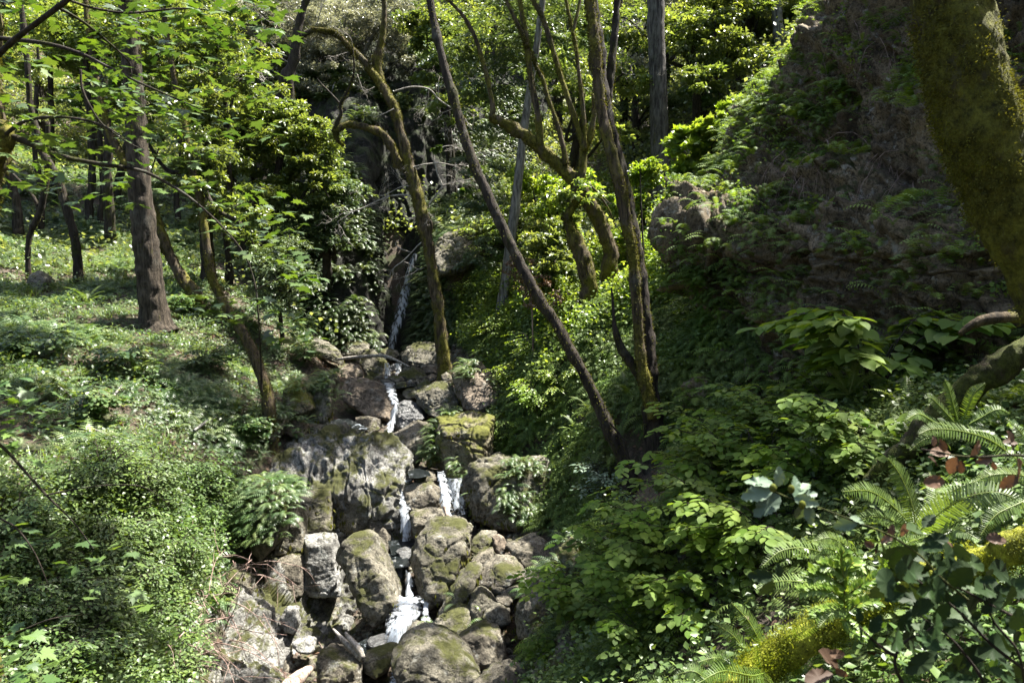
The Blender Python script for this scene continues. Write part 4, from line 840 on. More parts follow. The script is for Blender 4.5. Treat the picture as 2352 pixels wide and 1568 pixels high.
for pth, wd in [([(960,455),(930,448),(900,450),(870,460),(840,475),(812,486),(790,500),(775,510)],[6,6,5,5,5,4,3,2]), ([(985,470),(1008,440),(1015,425),(1005,400),(998,370),(996,350)],[6,6,5,5,4,3]),
    ([(945,385),(975,378),(1010,375),(1040,380),(1060,388)],[5,6,5,3,2]), ([(905,210),(945,200),(985,205),(1010,230),(1040,250),(1060,262),(1085,300)],[5,6,5,5,4,3,2]),
    ([(985,545),(962,562),(945,580),(925,600),(905,615),(902,632)],[5,5,4,4,3,2]), ([(925,600),(940,606),(960,618),(975,615)],[3,3,2,2]), ([(945,580),(918,570),(908,560),(915,552)],[3,3,2,2]),
    ([(1015,425),(1050,418),(1085,410)],[3,3,2]), ([(998,345),(1030,335),(1065,345)],[3,3,2]), ([(960,430),(925,428),(890,445),(868,452)],[4,3,3,2]), ([(905,250),(880,262),(855,270)],[4,3,2])]:
    limb(t, pth, [q * .62 for q in wd], D, 'deadwood', name='branch', sides=6, rough=.25)
r_ = np.random.RandomState(5); st = []
for (x_, y_) in [(870,460),(840,475),(812,486),(900,450),(985,205),(1010,230),(1040,250),(1060,262),(1005,400),(1015,425),(1040,380),(1060,388),(1085,410),(1050,418),(1030,335),(998,350),(925,428),(905,615),(960,618),(960,500),(860,200),(800,120),(820,170),(806,90),(775,510),(1000,500),(1085,300)]:
    st.append((A3(x_, y_, D), r_.normal(0, 1, 3) * (1, .6, .8) + (np.sign(x_ - 965) * .6, -.2, -.1)))
twigs(t, st, 'deadwood', 6, L=.5, depth=3, r0=.006, kids=4)
crown(t, [(A3(1000,342,15.2),(.16,.1,.12)),(A3(1082,385,15.2),(.16,.1,.1)),(A3(1070,430,15.5),(.22,.2,.15))], 500, .09, MAPLE, 'maple', 12, clumps=10)
t, Y = newtree('leaning_tree', 'long dark trunk leaning steeply left across the middle', 1458, 1125, 9.5)
limb(t, [(1462,1135),(1445,1085),(1420,1030),(1392,970),(1368,915),(1340,860),(1308,800),(1275,740),(1240,690),(1205,625),(1172,560),(1135,480),(1103,410),(1075,340),(1048,250),(1028,180),(1005,90),(988,0),(975,-150),(965,-400)], [30,27,26,28,25,24,24,25,24,23,23,23,22,21,19,18,17,16,14,12], [9.5,9.8,10.4,11], 'bark_dark', sides=16, rough=.32, n=190)
crown(t, [(np.array((-2.2,11.9,8.6)),(1.6,1.2,.6)),(np.array((.6,10.0,8.8)),(1.3,1.2,.6)),(np.array((-3.8,13.6,9.0)),(1.6,1.5,.8)),], 9000, .10, BROAD, 'maple', 131, clumps=64, cr=.32)  # unseen crown, placed with gaps to dapple the left bank with shade
limb(t, [(1470,1130),(1452,1080),(1430,1010),(1400,970)], [6,6,5,3], 9.4, 'bark_dark', name='stem', sides=6)
t, Y = newtree('double_trunk_tree', 'big dark double trunk with a broken side stub, nearest of the mid-slope trees', 1510, 1095, 9.6)
limb(t, [(1512,1110),(1506,1030),(1498,950),(1490,870),(1484,800),(1476,720),(1468,640),(1455,560),(1440,480),(1422,400),(1405,330),(1390,260),(1378,180),(1368,90),(1358,0),(1350,-120),(1335,-400)], [46,40,38,38,40,38,34,34,36,37,36,33,30,28,27,25,20], [9.6,9.8,10.2], 'bark_dark', sides=20, rough=.34, n=200, flare=.2)
limb(t, [(1500,960),(1482,880),(1470,800),(1462,700),(1455,600),(1442,520),(1425,430),(1402,340),(1382,260),(1372,160),(1362,60),(1352,-60),(1350,-300)], [26,26,24,22,20,22,24,24,23,22,20,18,14], [9.45,9.7,10.0], 'bark_moss', name='stem', sides=14, rough=.34, n=150)
limb(t, [(1395,270),(1398,215),(1404,150),(1412,80),(1418,0),(1425,-120)], [20,19,18,16,15,12], [10.1,10.4], 'bark_dark', name='stem', sides=12)
limb(t, [(1478,880),(1455,840),(1432,810),(1418,775),(1410,740),(1408,700),(1404,660)], [20,19,17,13,9,6,3], 9.6, 'bark_dark', name='branch', sides=10, rough=.4)
limb(t, [(1480,620),(1476,540),(1472,460),(1470,380)], [4,4,3,2], 9.9, 'bark_dark', name='twig', sides=6)
crown(t, [(np.array((6.2,10.5,9.5)),(2.0,2.0,1.0)),(np.array((8.2,9.5,10.5)),(2.2,2.2,1.1))], 15000, .10, BROAD, 'maple', 13, clumps=110, cr=.3)  # unseen crown, set well off its trunk to shade the right bank
t, Y = newtree('candelabra_tree', 'mossy tree bent left like a candelabra with five upright stems', 1412, 672, 14.5)
z2 = lambda x, y: (752.6 + .36 * x, .36 * y)
limb(t, [(1425,690),(1400,640)] + [z2(*p) for p in [(1800,1600),(1740,1430),(1680,1320),(1620,1230),(1580,1160),(1500,1080),(1400,990),(1310,910),(1200,830),(1120,785),(1060,760),(1035,735)]], [44,36,30,30,30,34,32,26,25,25,22,18,17,15], [14.5,14.3,14.2], 'bark_moss', sides=16, rough=.42, n=120, flare=.3)
for pth, wd in [([(1045,750),(1055,700),(1040,600),(1000,430),(940,240),(870,110),(770,0),(680,-120)],[13,11,10,9,9,8,7,5]), ([(1350,930),(1355,870),(1335,700),(1300,520),(1285,400),(1272,280),(1250,150),(1225,0),(1200,-200)],[18,15,14,12,12,12,11,10,8]),
    ([(1272,300),(1240,210),(1190,110),(1140,0),(1100,-150)],[9,8,8,7,5]), ([(1520,1050),(1500,930),(1465,790),(1410,640),(1370,500),(1330,420),(1300,330)],[13,12,10,9,8,7,6]),
    ([(1640,960),(1600,820),(1540,650),(1490,500),(1460,400),(1410,230),(1365,100),(1310,0),(1260,-150)],[14,12,12,11,11,11,10,9,7]), ([(1600,1180),(1625,1080),(1630,980),(1670,880),(1695,780),(1700,700),(1690,600)],[22,18,16,15,12,9,6]),
    ([(1640,960),(1640,850),(1625,650),(1600,450),(1580,280),(1550,140),(1520,0),(1500,-150)],[12,10,9,8,8,7,7,5]), ([(1560,220),(1590,100),(1610,0),(1620,-100)],[7,7,6,5]), ([(1650,1160),(1720,1230),(1790,1330),(1815,1390)],[6,5,4,2]), ([(1660,1170),(1740,1240),(1800,1300)],[4,3,2])]:
    limb(t, [z2(*p) for p in pth], wd, [14.2, 14.4], 'bark_moss', name='stem', sides=10, rough=.3, n=60)
crown(t, [(A3(1120,-300,15),(2.2,1.6,1.0)),(A3(1300,-420,15),(1.6,1.6,1.0))], 8000, .10, BROAD, 'maple', 14, clumps=60)
t, Y = newtree('mossy_tree', 'short S-curved mossy trunk standing left of the candelabra tree foot', 1335, 735, 13.8)
limb(t, [(1328,742),(1346,700),(1352,645),(1340,600),(1326,560),(1308,520),(1302,500),(1315,475),(1330,450)], [48,34,32,34,28,20,17,16,15], 13.8, 'bark_moss', sides=14, rough=.45, n=80, flare=.2)
crown(t, [(A3(1310,440,13.8),(.5,.4,.3))], 500, .09, OVAL, 'bay', 15, clumps=12)
t, Y = newtree('grey_trunk_tree', 'pale grey straight trunk leaning slightly right, behind the steep dark leaning trunk', 1140, 805, 16.8)
limb(t, [(1140,815),(1150,720),(1162,640),(1172,560),(1180,500),(1192,400),(1203,300),(1212,240),(1222,170),(1232,110),(1240,50),(1248,-20),(1260,-200)], [30,24,22,22,22,20,18,17,16,15,14,13,10], 16.8, 'bark_grey', sides=16, rough=.12, n=90)
crown(t, [(A3(1180,150,17.5),(1.6,1.0,.35)),(A3(1100,215,17.5),(1.3,1.0,.3)),(A3(1230,90,17.5),(1.5,1.2,.35)),(A3(1090,120,18),(1.4,1,.35)),(A3(1130,300,17.5),(1.0,.8,.3)),(A3(1200,20,18),(2,1.5,.4)),(A3(1110,380,17.8),(.9,.7,.3)),(A3(1100,470,17.6),(.8,.7,.25)),(A3(1130,560,16.6),(.6,.5,.22)),(A3(1090,600,16.6),(.6,.5,.2))], 24000, .10, LEAF, 'conifer', 16, style='flat', clumps=150, cr=.42)
t, Y = newtree('fir_tree', 'tall straight grey fir trunk on the slope left of the cliff', 1518, 535, 20)
limb(t, [(1518,548),(1517,480),(1516,400),(1514,300),(1512,200),(1508,100),(1506,0),(1500,-200)], [50,42,40,40,39,37,36,32], 20, 'bark_fir', sides=26, rough=.12, n=110, freq=9)
twigs(t, [(A3(1500,180,20),(-.8,-.2,-.1)),(A3(1525,330,20),(.8,-.2,-.2)),(A3(1500,60,20),(-.8,-.2,.1))], 'deadwood', 18, L=.8, r0=.012)
t, Y = newtree('mossy_tree', 'massive moss-covered trunk crossing the upper right corner, closest to the camera', 2470, 900, 3.7)
limb(t, [(2640,1000),(2520,800),(2440,690),(2370,560),(2312,440),(2268,330),(2232,220),(2204,110),(2182,0),(2165,-140),(2150,-500)], [175,150,144,142,148,154,158,160,160,158,150], [3.7,3.8,4.0], 'bark_thick', sides=60, rough=.14, n=220, freq=9, seed=4)
b = Batch(); rr = np.random.RandomState(3); ob_ = [c for c in t.children if c.name.startswith('trunk')][0]; n_v = len(ob_.data.vertices); Vv = np.empty(n_v * 3, np.float32); ob_.data.vertices.foreach_get('co', Vv); Vv = Vv.reshape(-1, 3).astype(float)
Nv = np.empty(n_v * 3, np.float32); ob_.data.vertices.foreach_get('normal', Nv); Nv = Nv.reshape(-1, 3).astype(float)
i_ = rr.randint(0, n_v, 110000); jt = rr.normal(0, .017, (110000, 3)); keep = fbm(Vv[i_] * 3.5, 3, 9) + .4 * rr.rand(110000) > .16; i_ = i_[keep]; jt = jt[keep]; n = len(i_)
d_ = norm(Nv[i_] + rr.normal(0, .6, (n, 3)) + (0, 0, -.2)); b.inst(LEAF, frames(d_, rr.normal(0, 1, (n, 3))), Vv[i_] + jt - Nv[i_] * .006, rr.rand(n), rr.uniform(.006, .02, n))
tag(link('moss', b.mesh('moss'), M['thick_moss'], t), kind='stuff')
crown(t, [(np.array((4.8,9.2,7.6)),(1.7,1.5,.9)),(np.array((6.6,9.6,8.2)),(1.6,1.6,.9))], 12000, .10, BROAD, 'maple', 17, clumps=90, cr=.28)  # crown out of view, positioned to shade the hazel patch
# --- trees behind, right of the middle
for (lab, cat_, pth, wd, Y0, mt) in [
  ('dark curved trunk with a crooked side limb, behind and right of the grey fir', 'slender_tree', [(1706,200),(1700,140),(1688,90),(1665,40),(1640,-20),(1625,-80)], [22,20,20,20,18,16], 24, 'bark_dark'),
  ('dark trunk leaning left over the cliff shoulder, right of the crooked-limbed one', 'slender_tree', [(1728,170),(1716,110),(1705,60),(1690,10),(1672,-60)], [20,18,17,17,15], 24.5, 'bark_dark'),
  ('very thin pale trunk leaning left just above the cliff shoulder', 'slender_tree', [(1757,130),(1748,100),(1735,50),(1720,0),(1705,-50)], [8,7,7,6,6], 25, 'bark_grey'),
  ('straight sunlit pale trunk at the top edge above the cliff crest', 'slender_tree', [(1792,120),(1789,80),(1785,30),(1780,-40)], [20,19,18,17], 23, 'bark_grey'),
  ('mid-distance dark slanting trunk seen between the candelabra stems and the double trunk', 'slender_tree', [(1345,470),(1330,380),(1318,280),(1310,150),(1305,0)], [12,11,10,9,8], 24, 'bark_dark'),
  ('dim bluish trunk far behind the steep leaning trunk', 'slender_tree', [(1070,480),(1068,400),(1062,320),(1060,200),(1058,60)], [18,17,16,14,12], 26, 'bark_grey'),
  ('thin dark trunk in the upper left between the bowed trunk and the thick fir', 'slender_tree', [(250,470),(245,400),(250,330),(240,220),(238,80)], [16,15,14,12,10], 22, 'bark_dark'),
  ('brown upright trunk far back behind the maple sprays, left of the thick fir', 'slender_tree', [(210,560),(205,480),(212,400),(205,250),(190,80)], [14,13,12,10,9], 23, 'bark_dark'),
  ('dark straight trunk in the deep shade at far left, right of the crooked edge trunk', 'slender_tree', [(125,500),(122,440),(120,380),(118,250),(112,100)], [11,10,10,9,8], 24, 'bark_dark'),
  ('leaning dark trunk crossing behind the thick fir low down, upper left', 'slender_tree', [(262,500),(270,430),(286,360),(310,250),(330,120)], [14,13,12,11,9], 25, 'bark_dark'),
  ('thin crooked dark trunk between the slanting mossy trunk and the mossy leaner', 'slender_tree', [(412,520),(405,450),(418,380),(410,280),(425,150)], [11,10,10,9,8], 24, 'bark_dark'),
  ('dark upright trunk far back, just left of the bay foliage over the gorge', 'slender_tree', [(590,470),(584,400),(578,330),(580,200),(570,60)], [15,14,13,12,10], 26, 'bark_dark'),
  ('pair-like slim dark trunk at far left, next to the forked stem', 'slender_tree', [(92,560),(96,480),(92,420),(80,340),(84,200)], [10,9,9,8,7], 22, 'bark_dark'),
  ('slim dark trunk standing in the pale ferns between bowed trunk and thick fir', 'slender_tree', [(236,560),(230,500),(236,440),(230,330),(222,180)], [10,9,9,8,7], 23, 'bark_dark')]:
    t, Y = newtree(cat_, lab, pth[0][0], pth[0][1], Y0); wd = [q * 1.25 for q in wd]; limb(t, pth, wd, Y0, mt, sides=12, rough=.35)
    c0 = A3(pth[-1][0], min(pth[-1][1], 60), Y0)
    crown(t, [(c0 + (0, .8, .2),(1.5,1.3,.9)),(c0 + (rs.uniform(-1.5,1.5), .9, -.8),(1,1,.6))], 7000, .12, LEAFW, 'bay', int(pth[0][0]), clumps=60)
# --- leafy masses that read as single trees
def leafy(name, label, base, blobs, n, size, mat, tmpl, seed, bark='bark_dark', style='spray', clumps=None, cr=.33, w0=.16, **kw):
    """base: (px, py, Y) of the foot; blobs: (px, py, Y, rx, rz)."""
    p = A3(*base); z = gz(p[0], p[1]); p = np.array((p[0], p[1], z - .1)); t = empty(name, p, label, 'tree')
    bl = [(A3(x, y, Y), (rx, rx * .9, rz)) for x, y, Y, rx, rz in blobs]
    b = Batch(); cen = np.mean([c for c, _ in bl], axis=0); mid = p * .5 + cen * .5; mid[0] = p[0] * .7 + cen[0] * .3
    V, F = tube([p, mid, cen], [w0, w0 * .75, w0 * .5], 10, 24, .3, seed); b.raw(V - p, F)
    link('trunk', b.mesh('trunk', True), M[bark], t); b = Batch(); rg = np.random.RandomState(seed)
    for c, r_ in bl:
        V, F = tube([mid * .5 + cen * .5, (mid + c) / 2 + rg.normal(0, .15, 3), c, c + (c - cen) * .3], [w0 * .4, w0 * .3, w0 * .18, .01], 6, 16, .2, seed); b.raw(V - p, F)
    link('branch', b.mesh('branch', True), M[bark], t)
    crown(t, bl, n, size, tmpl, mat, seed, style=style, clumps=clumps or len(bl) * 26, cr=cr, **kw); return t
leafy('bay_tree', 'bright yellow-green bay tree hanging over the gorge left of the waterfall', (600,560,19), [(560,300,19,1.3,.8),(680,340,18.5,1.1,.7),(730,390,18.2,.7,.55),(640,430,18.4,.9,.5),(700,300,18.8,.9,.5),(520,400,18.6,1.0,.6),(610,250,19.2,1.0,.6),(730,430,18,.5,.3)], 26000, .10, 'bay', OVAL, 41)
leafy('bay_tree', 'yellow-green young tree filling the middle of the left slope behind the mossy leaner', (480,600,17), [(480,330,16.5,1.0,.7),(440,250,16.5,1.0,.6),(380,180,17,1.2,.7),(540,200,17.5,1.2,.7),(500,470,16.5,.9,.6),(430,420,16.5,.7,.5),(560,520,16,.6,.5),(300,260,17,1.0,.6),(500,90,18,1.4,.7),(340,60,17,1.4,.7)], 26000, .095, 'bay', OVAL, 42)
leafy('oak_tree', 'pale grey-leaved live oak behind the gnarled tree, brightest at top centre left', (760,230,27), [(760,120,25,1.6,.8),(860,70,25.5,1.6,.8),(680,60,26,1.8,1.0),(930,130,25,1.1,.6),(800,30,26,1.8,.8),(720,200,24.5,1.2,.8),(900,20,26,1.4,.7),(640,130,25,1.4,.9),(770,190,24,.9,.5),(850,160,24.5,1.0,.6),(960,60,25,1.3,.7),(740,60,24.5,1.4,.7)], 56000, .10, 'oak', LEAF, 43, bark='bark_grey')
leafy('oak_tree', 'grey-green oak crown above the forked brown oak at the top left of centre', (600,300,28), [(600,40,26,1.8,.9),(520,10,27,2.0,1.0),(680,-10,27,1.8,.9),(560,120,26,1.4,.8)], 24000, .11, 'oak', LEAF, 44)
leafy('conifer_tree', 'dark drooping conifer against the left gorge wall below the bay foliage', (760,560,20), [(740,470,18.6,.7,.5),(790,440,18.9,.6,.4),(700,520,18.5,.7,.4),(760,540,18.5,.7,.35)], 9000, .11, 'conifer', LEAF, 45, style='flat', cr=.45)
leafy('conifer_tree', 'small sunlit conifer with whitish flat sprays on the left bank by the gorge', (650,770,16), [(640,610,15.5,.55,.22),(680,650,15.3,.5,.2),(620,660,15.5,.5,.2),(660,560,15.8,.4,.2),(600,590,15.8,.5,.2),(640,700,15.2,.45,.2)], 9000, .07, 'conifer', LEAF, 46, style='flat', cr=.5, w0=.05)
leafy('bay_tree', 'glowing yellow-green sapling right of the grey trunk foot, on the sunny hump', (1270,640,15.5), [(1250,560,15.5,.55,.3),(1290,610,15,.5,.3),(1230,640,15,.4,.25),(1300,520,15.8,.4,.3)], 5000, .095, 'bay', OVAL, 48, w0=.05)
leafy('shrub', 'pinkish budding shrub with bare stems between the two dark leaning trunks', (1225,760,13.5), [(1220,650,13.4,.35,.3),(1250,690,13.3,.35,.25),(1190,610,13.6,.3,.2)], 1500, .05, 'deadleaf', OVAL, 49, w0=.02, bark='vine')
leafy('bay_tree', 'bright sunlit bay sapling behind the candelabra stems, upper centre', (1290,420,21), [(1330,230,20,.9,.5),(1280,150,20.5,1.0,.5),(1400,300,19.5,.7,.4),(1420,180,20.5,1.0,.6)], 9000, .10, 'bay', OVAL, 50)
leafy('bay_tree', 'glowing yellow-green sapling between the candelabra foot and the grey fir', (1470,560,17), [(1450,470,16.5,.55,.3),(1480,400,16.8,.6,.35),(1430,540,16,.45,.25),(1560,480,17,.5,.3)], 6000, .095, 'bright', OVAL, 57, w0=.05)  # this sapling and the next added in bright colour so the slope reads sunlit
leafy('bay_tree', 'bright low leafy tree behind the S-curved trunk', (1290,520,17.5), [(1260,470,17,.6,.3),(1340,420,17.3,.6,.3),(1220,420,18,.7,.35),(1290,540,16.5,.45,.25)], 7000, .095, 'bright', OVAL, 58, w0=.05)
leafy('maple_tree', 'yellow-green maple sapling on the slope between the grey fir and the cliff', (1620,440,16.5), [(1600,330,16.2,.6,.4),(1660,300,16,.6,.35),(1580,400,16,.5,.35),(1700,250,16.5,.5,.3),(1640,400,15.6,.5,.3)], 5200, .12, 'bright', MAPLE, 51, w0=.05)
leafy('bay_tree', 'leafy tree with sprays reaching left beside the grey fir, upper right of centre', (1600,300,22), [(1600,180,20,.9,.4),(1580,90,21,1.2,.6),(1680,100,21,1.3,.7),(1640,10,22,1.6,.8),(1450,50,21.5,1.2,.7)], 16000, .11, 'bay', OVAL, 52)
leafy('oak_tree', 'dark leafy tree leaning out over the dark gorge behind the gnarled tree', (1040,400,24), [(1000,160,22.5,1.0,.6),(1030,80,23,1.2,.7),(980,60,23,1.1,.6),(1050,240,22,.8,.5)], 15000, .11, 'bay', LEAFW, 53)
# background forest: a few kinds of crown, copied over the hillside
def proto(kind, seed):
    rg = np.random.RandomState(seed); b = Batch(); H = 5.0
    V, F = tube([(0, 0, -.4), (rg.uniform(-.3, .3), 0, 2), (rg.uniform(-.5, .5), rg.uniform(-.3, .3), 4), (rg.uniform(-.6, .6), 0, 6.5)], [.2, .15, .11, .03], 10, 26, .3, seed); b.raw(V, F)
    bl = []
    for i in range(9):
        a = rg.uniform(0, 6.28); h = rg.uniform(2.0, 6.6); q = np.array((math.cos(a) * rg.uniform(.6, 1.9), math.sin(a) * rg.uniform(.6, 1.9), h))
        V, F = tube([(0, 0, h * .6), q * (.5, .5, .85), q], [.07, .045, .012], 5, 8, .2, i); b.raw(V, F)
        bl.append((q, (1.25, 1.25, .7) if kind != 'conifer' else (1.4, 1.4, .3)))
    tm, sz, mt = {'bay': (LEAFW, .12, 'far_bay'), 'oak': (LEAF, .13, 'oak'), 'conifer': (LEAF, .14, 'conifer'), 'maple': (MAPLE, .17, 'maple')}[kind]
    cb = leaves(bl, 20000 if kind != 'maple' else 5500, sz * .8, tm, seed, style='flat' if kind == 'conifer' else 'spray', clumps=150, cr=.34)
    m1 = b.mesh('trunk', True); m1.materials.append(M['bark_dark']); m2 = cb.mesh('crown'); m2.materials.append(M[mt]); return m1, m2
PR = {k: [proto(k, 60 + 7 * i + j) for j in range(2)] for i, k in enumerate(['bay', 'oak', 'conifer', 'maple'])}
def bgtree(kind, x, y, s_, label, group):
    z = gz(x, y); root = empty(kind + '_tree', (x, y, z), label, 'tree', group); root.scale = (s_, s_, s_); root.rotation_euler = (0, 0, rs.uniform(0, 6.28))
    for me, nm in zip(PR[kind][rs.randint(2)], ('trunk', 'crown')):
        o = bpy.data.objects.new(nm, me); C.objects.link(o); o.parent = root
BGL = {'bay': 'green bay tree in the far hillside forest, one among many alike', 'oak': 'greyish live oak in the far hillside forest, one among many alike', 'conifer': 'layered conifer in the far hillside forest, one among many alike', 'maple': 'broad-leaved maple in the far hillside forest, one among many alike'}
rg = np.random.RandomState(99); cnt = 0
for row, (Y0, step) in enumerate([(27, 3.3), (32, 3.7), (38, 4.2), (45, 5.0), (53, 6.0)]):
    hw = Y0 * .74; x0 = -hw
    while x0 < hw:
        x_ = x0 + rg.uniform(-1, 1); y_ = Y0 + rg.uniform(-1.6, 1.6); x0 += step
        pxx = CX + FOC * x_ / y_
        if Y0 < 30 and 620 < pxx < 1150: continue
        if Y0 < 30 and pxx < 560: continue
        if pxx < 520 and Y0 < 30: kd = rg.choice(['bay', 'maple', 'oak'])
        elif 520 <= pxx < 980: kd = rg.choice(['oak', 'oak', 'bay'])
        elif pxx < 1500: kd = rg.choice(['conifer', 'bay', 'conifer', 'oak'])
        else: kd = rg.choice(['bay', 'bay', 'conifer', 'maple'])
        bgtree(kd, x_, y_, rg.uniform(.75, 1.15), BGL[kd], f'{kd} trees of the far hillside'); cnt += 1
for x_, y_, s_, kd, lb in [(-16.5,30,.8,'maple','broad-leaved tree in the shade at the far left edge'),(-10.5,31,.7,'conifer','feathery conifer behind the thick fir trunk on the left'),
    (7.5,24,.7,'bay','green tree filling the gap between the grey fir and the cliff top'),(4.2,25.5,.7,'conifer','layered conifer directly behind the candelabra stems'),(10.5,21,.7,'bay','leafy tree peeping above the crest of the right cliff'),(5.6,22.5,.55,'maple','small maple behind the grey fir trunk')]:
    bgtree(kd, x_, y_, s_, lb, None)
print('bg trees', cnt)
# unseen canopy trees, added above the right bank to shade it
for (x_, y_, s_, kd, lb) in [(12,12,1.4,'bay','tall bay tree on top of the cliff behind the massive mossy trunk'),(8.0,10.2,1.1,'bay','unseen bay tree added on the cliff brow to shade the hazel bushes')]:
    bgtree(kd, x_, y_, s_, lb, None); C.objects[-1].parent.location.z = max(C.objects[-1].parent.location.z, 4.2)
#@@FRONT
# ------------------------------------------------------------------ hazel bushes on the right bank
def hazel_proto(seed, tmpl=HAZEL, size=.085, stems=13, L0=.75, mat='hazel', rise=.75):
    rg = np.random.RandomState(seed); sb = Batch(); ps = []; ds = []; ups = []; rn = []; szs = []
    for i in range(stems):
        a = rg.uniform(0, 6.28); L = L0 * rg.uniform(.6, 1.3); h = rise * rg.uniform(.35, 1.1)
        t = np.linspace(0, 1, 9); path = np.stack([math.cos(a) * L * t ** 1.3, math.sin(a) * L * t ** 1.3, h * np.sin(t * 1.75)], 1) + rg.normal(0, .012, (9, 3)); path[0] = (0, 0, -.1)
        V, F = tube(path, np.linspace(.008, .002, 9), 5, 9, resample=False); sb.raw(V, F)
        for j in range(3, 9):
            for sd in (-1, 1):
                if rg.rand() < .15: continue
                aa = a + sd * rg.uniform(.5, 1.2); l2 = rg.uniform(.12, .34) * (1.2 - t[j] * .5); k = 3 + int(l2 * 14)
                q = np.linspace(0, 1, k + 1)[1:, None]; dv = np.array((math.cos(aa), math.sin(aa), rg.uniform(-.15, .2)))
                tw = path[j] + dv * l2 * q; tw[:, 2] -= .05 * q[:, 0] ** 2
                V, F = tube(np.vstack([path[j], tw]), np.linspace(.003, .0012, k + 1), 3, k + 1, resample=False); sb.raw(V, F)
                for m in range(k):
                    s2 = 1 if m % 2 else -1; b_ = aa + s2 * rg.uniform(.5, 1.1) if m < k - 1 else aa
                    ps.append(tw[m]); ds.append((math.cos(b_), math.sin(b_), rg.uniform(-.35, .05))); ups.append(norm(rg.normal(0, .22, 3) + (0, 0, 1))); rn.append(rg.rand()); szs.append(size * rg.uniform(.65, 1.2))
    lb = Batch(); lb.inst(tmpl, frames(np.array(ds), np.array(ups)), np.array(ps), np.array(rn), np.array(szs))
    m1 = sb.mesh('stem', True); m1.materials.append(M['bark_dark']); m2 = lb.mesh('foliage'); m2.materials.append(M[mat]); return m1, m2
HZ = [hazel_proto(200 + i) for i in range(4)]; HB = [hazel_proto(220, BROAD, .15, 9, .6, 'hazel', .9), hazel_proto(221, BROAD, .12, 9, .5, 'hazel', .6)]
LF = [hazel_proto(240 + i, OVAL, .06, 16, .42, 'bright', .55) for i in range(3)]; LC = [hazel_proto(245 + i, OVAL, .055, 16, .42, 'creeper', .5) for i in range(3)]; LD = [hazel_proto(250 + i, BROAD, .075, 14, .4, 'herb', .42) for i in range(2)]
def plant(name, label, protos, k, px, py, s_, group=None, Y=None, dz=0., pos=None, cat=None):
    if pos is None:
        Y = Y or hit(px, py); p = at(px, py, Y); p.z = gz(p.x, p.y)
    else: p = Vector((pos[0], pos[1], gz(*pos)))
    t = empty(name, (p.x, p.y, p.z + dz), label, cat or name.replace('_', ' '), group); t.scale = (s_,) * 3; t.rotation_euler = (0, 0, rs.uniform(0, 6.28))
    for me, nm in zip(protos[k % len(protos)], ('stem', 'foliage')):
        o = bpy.data.objects.new(nm, me); C.objects.link(o); o.parent = t
    return t
hz = [(1610,1170,'hazel bush at lower right of the foot of the double trunk'),(1680,1040,'hazel bush right of the double trunk, highest in the hazel patch'),(1800,1020,'hazel bush below the mossy foot of the right cliff'),(1930,985,'hazel bush nearest the upper end of the fallen bark log'),
 (1545,1340,'hazel bush well below the feet of the leaning and double trunks'),(1650,1215,'hazel bush in the middle upper part of the hazel patch'),(1760,1150,'hazel bush above the pale foreground leaf cluster'),(1880,1110,'hazel bush left of the fallen bark log'),(2010,1045,'hazel bush hiding the middle of the fallen bark log'),
 (1440,1350,'hazel bush at the brink above the creek rock pile'),(1540,1290,'hazel bush in the centre of the hazel patch'),(1680,1270,'hazel bush left below the pale foreground leaf cluster'),(1800,1260,'hazel bush behind the arching sword fern fronds'),
 (1350,1400,'hazel bush reaching farthest left over the creek boulders'),(1450,1400,'hazel bush above the steep mossy bank near the bottom'),(1600,1390,'hazel bush behind the low sword ferns at the bottom'),(1340,1530,'small hazel bush at the bottom edge beside the creek'),(1490,1500,'low sparse hazel bush at the bottom edge between bank and sword ferns'),(1700,1120,'hazel bush between the hazel patch centre and the cliff foot'),(1385,1420,'hazel bush on the left fringe of the patch, over the mossy bank')]
for i, (x, y, l) in enumerate(hz): plant('hazel_bush', l, HZ, i, x, y, .8 if i not in (16, 17) else .55, 'hazel bushes of the right bank', dz=-.12)
plant('leafy_shrub', 'tall broad-leaved shrub with tiered green leaves against the foot of the right cliff', HB, 0, 2010, 860, 1.15, Y=6.6)
plant('leafy_shrub', 'small broad-leaved shrub left of the tiered shrub, low by the cliff foot', HB, 1, 1930, 880, .8, Y=6.9)
for i, (x, y, s_, l) in enumerate([(1180,900,.9,'leafy green shrub right of the big pale block'),(1130,790,1.2,'pale green leafy shrub at the foot of the grey leaning trunk'),(1240,960,1.0,'rounded green shrub on the bank above the brown-skirted fern'),(1160,1010,.8,'green shrub draping the top of the yellow mossy rock bank'),
   (1290,900,.8,'small leafy shrub beside the bare earth patch'),(1600,760,1.0,'green shrub under the cliff nose'),(1540,640,1.4,'bright shrub in front of the grey fir foot'),(1460,600,1.4,'yellow-green shrub between the candelabra foot and double trunk'),(1200,560,1.8,'mounded sunlit shrub on the hump behind the steep leaning trunk'),(1240,500,1.9,'sunny green thicket on the hump below the candelabra bend'),(1180,700,1.4,'bright shrub left of the steep leaning trunk in the sun'),(1300,760,1.3,'bright shrub below the S-curved trunk'),(1080,700,1.0,'shrub on the fern hump right behind the mossy tree base'),(1230,830,1.0,'sunlit shrub on the open slope left of the leaning trunk middle'),(1390,560,1.5,'yellow-green shrub between the S-curved trunk and the candelabra foot'),(1120,600,1.5,'green shrub on the hump between waterfall and grey leaning trunk'),(1640,700,1.0,'shrub tucked under the cliff nose lower edge')]):
    plant('leafy_shrub', l, LF, i, x, y, s_)
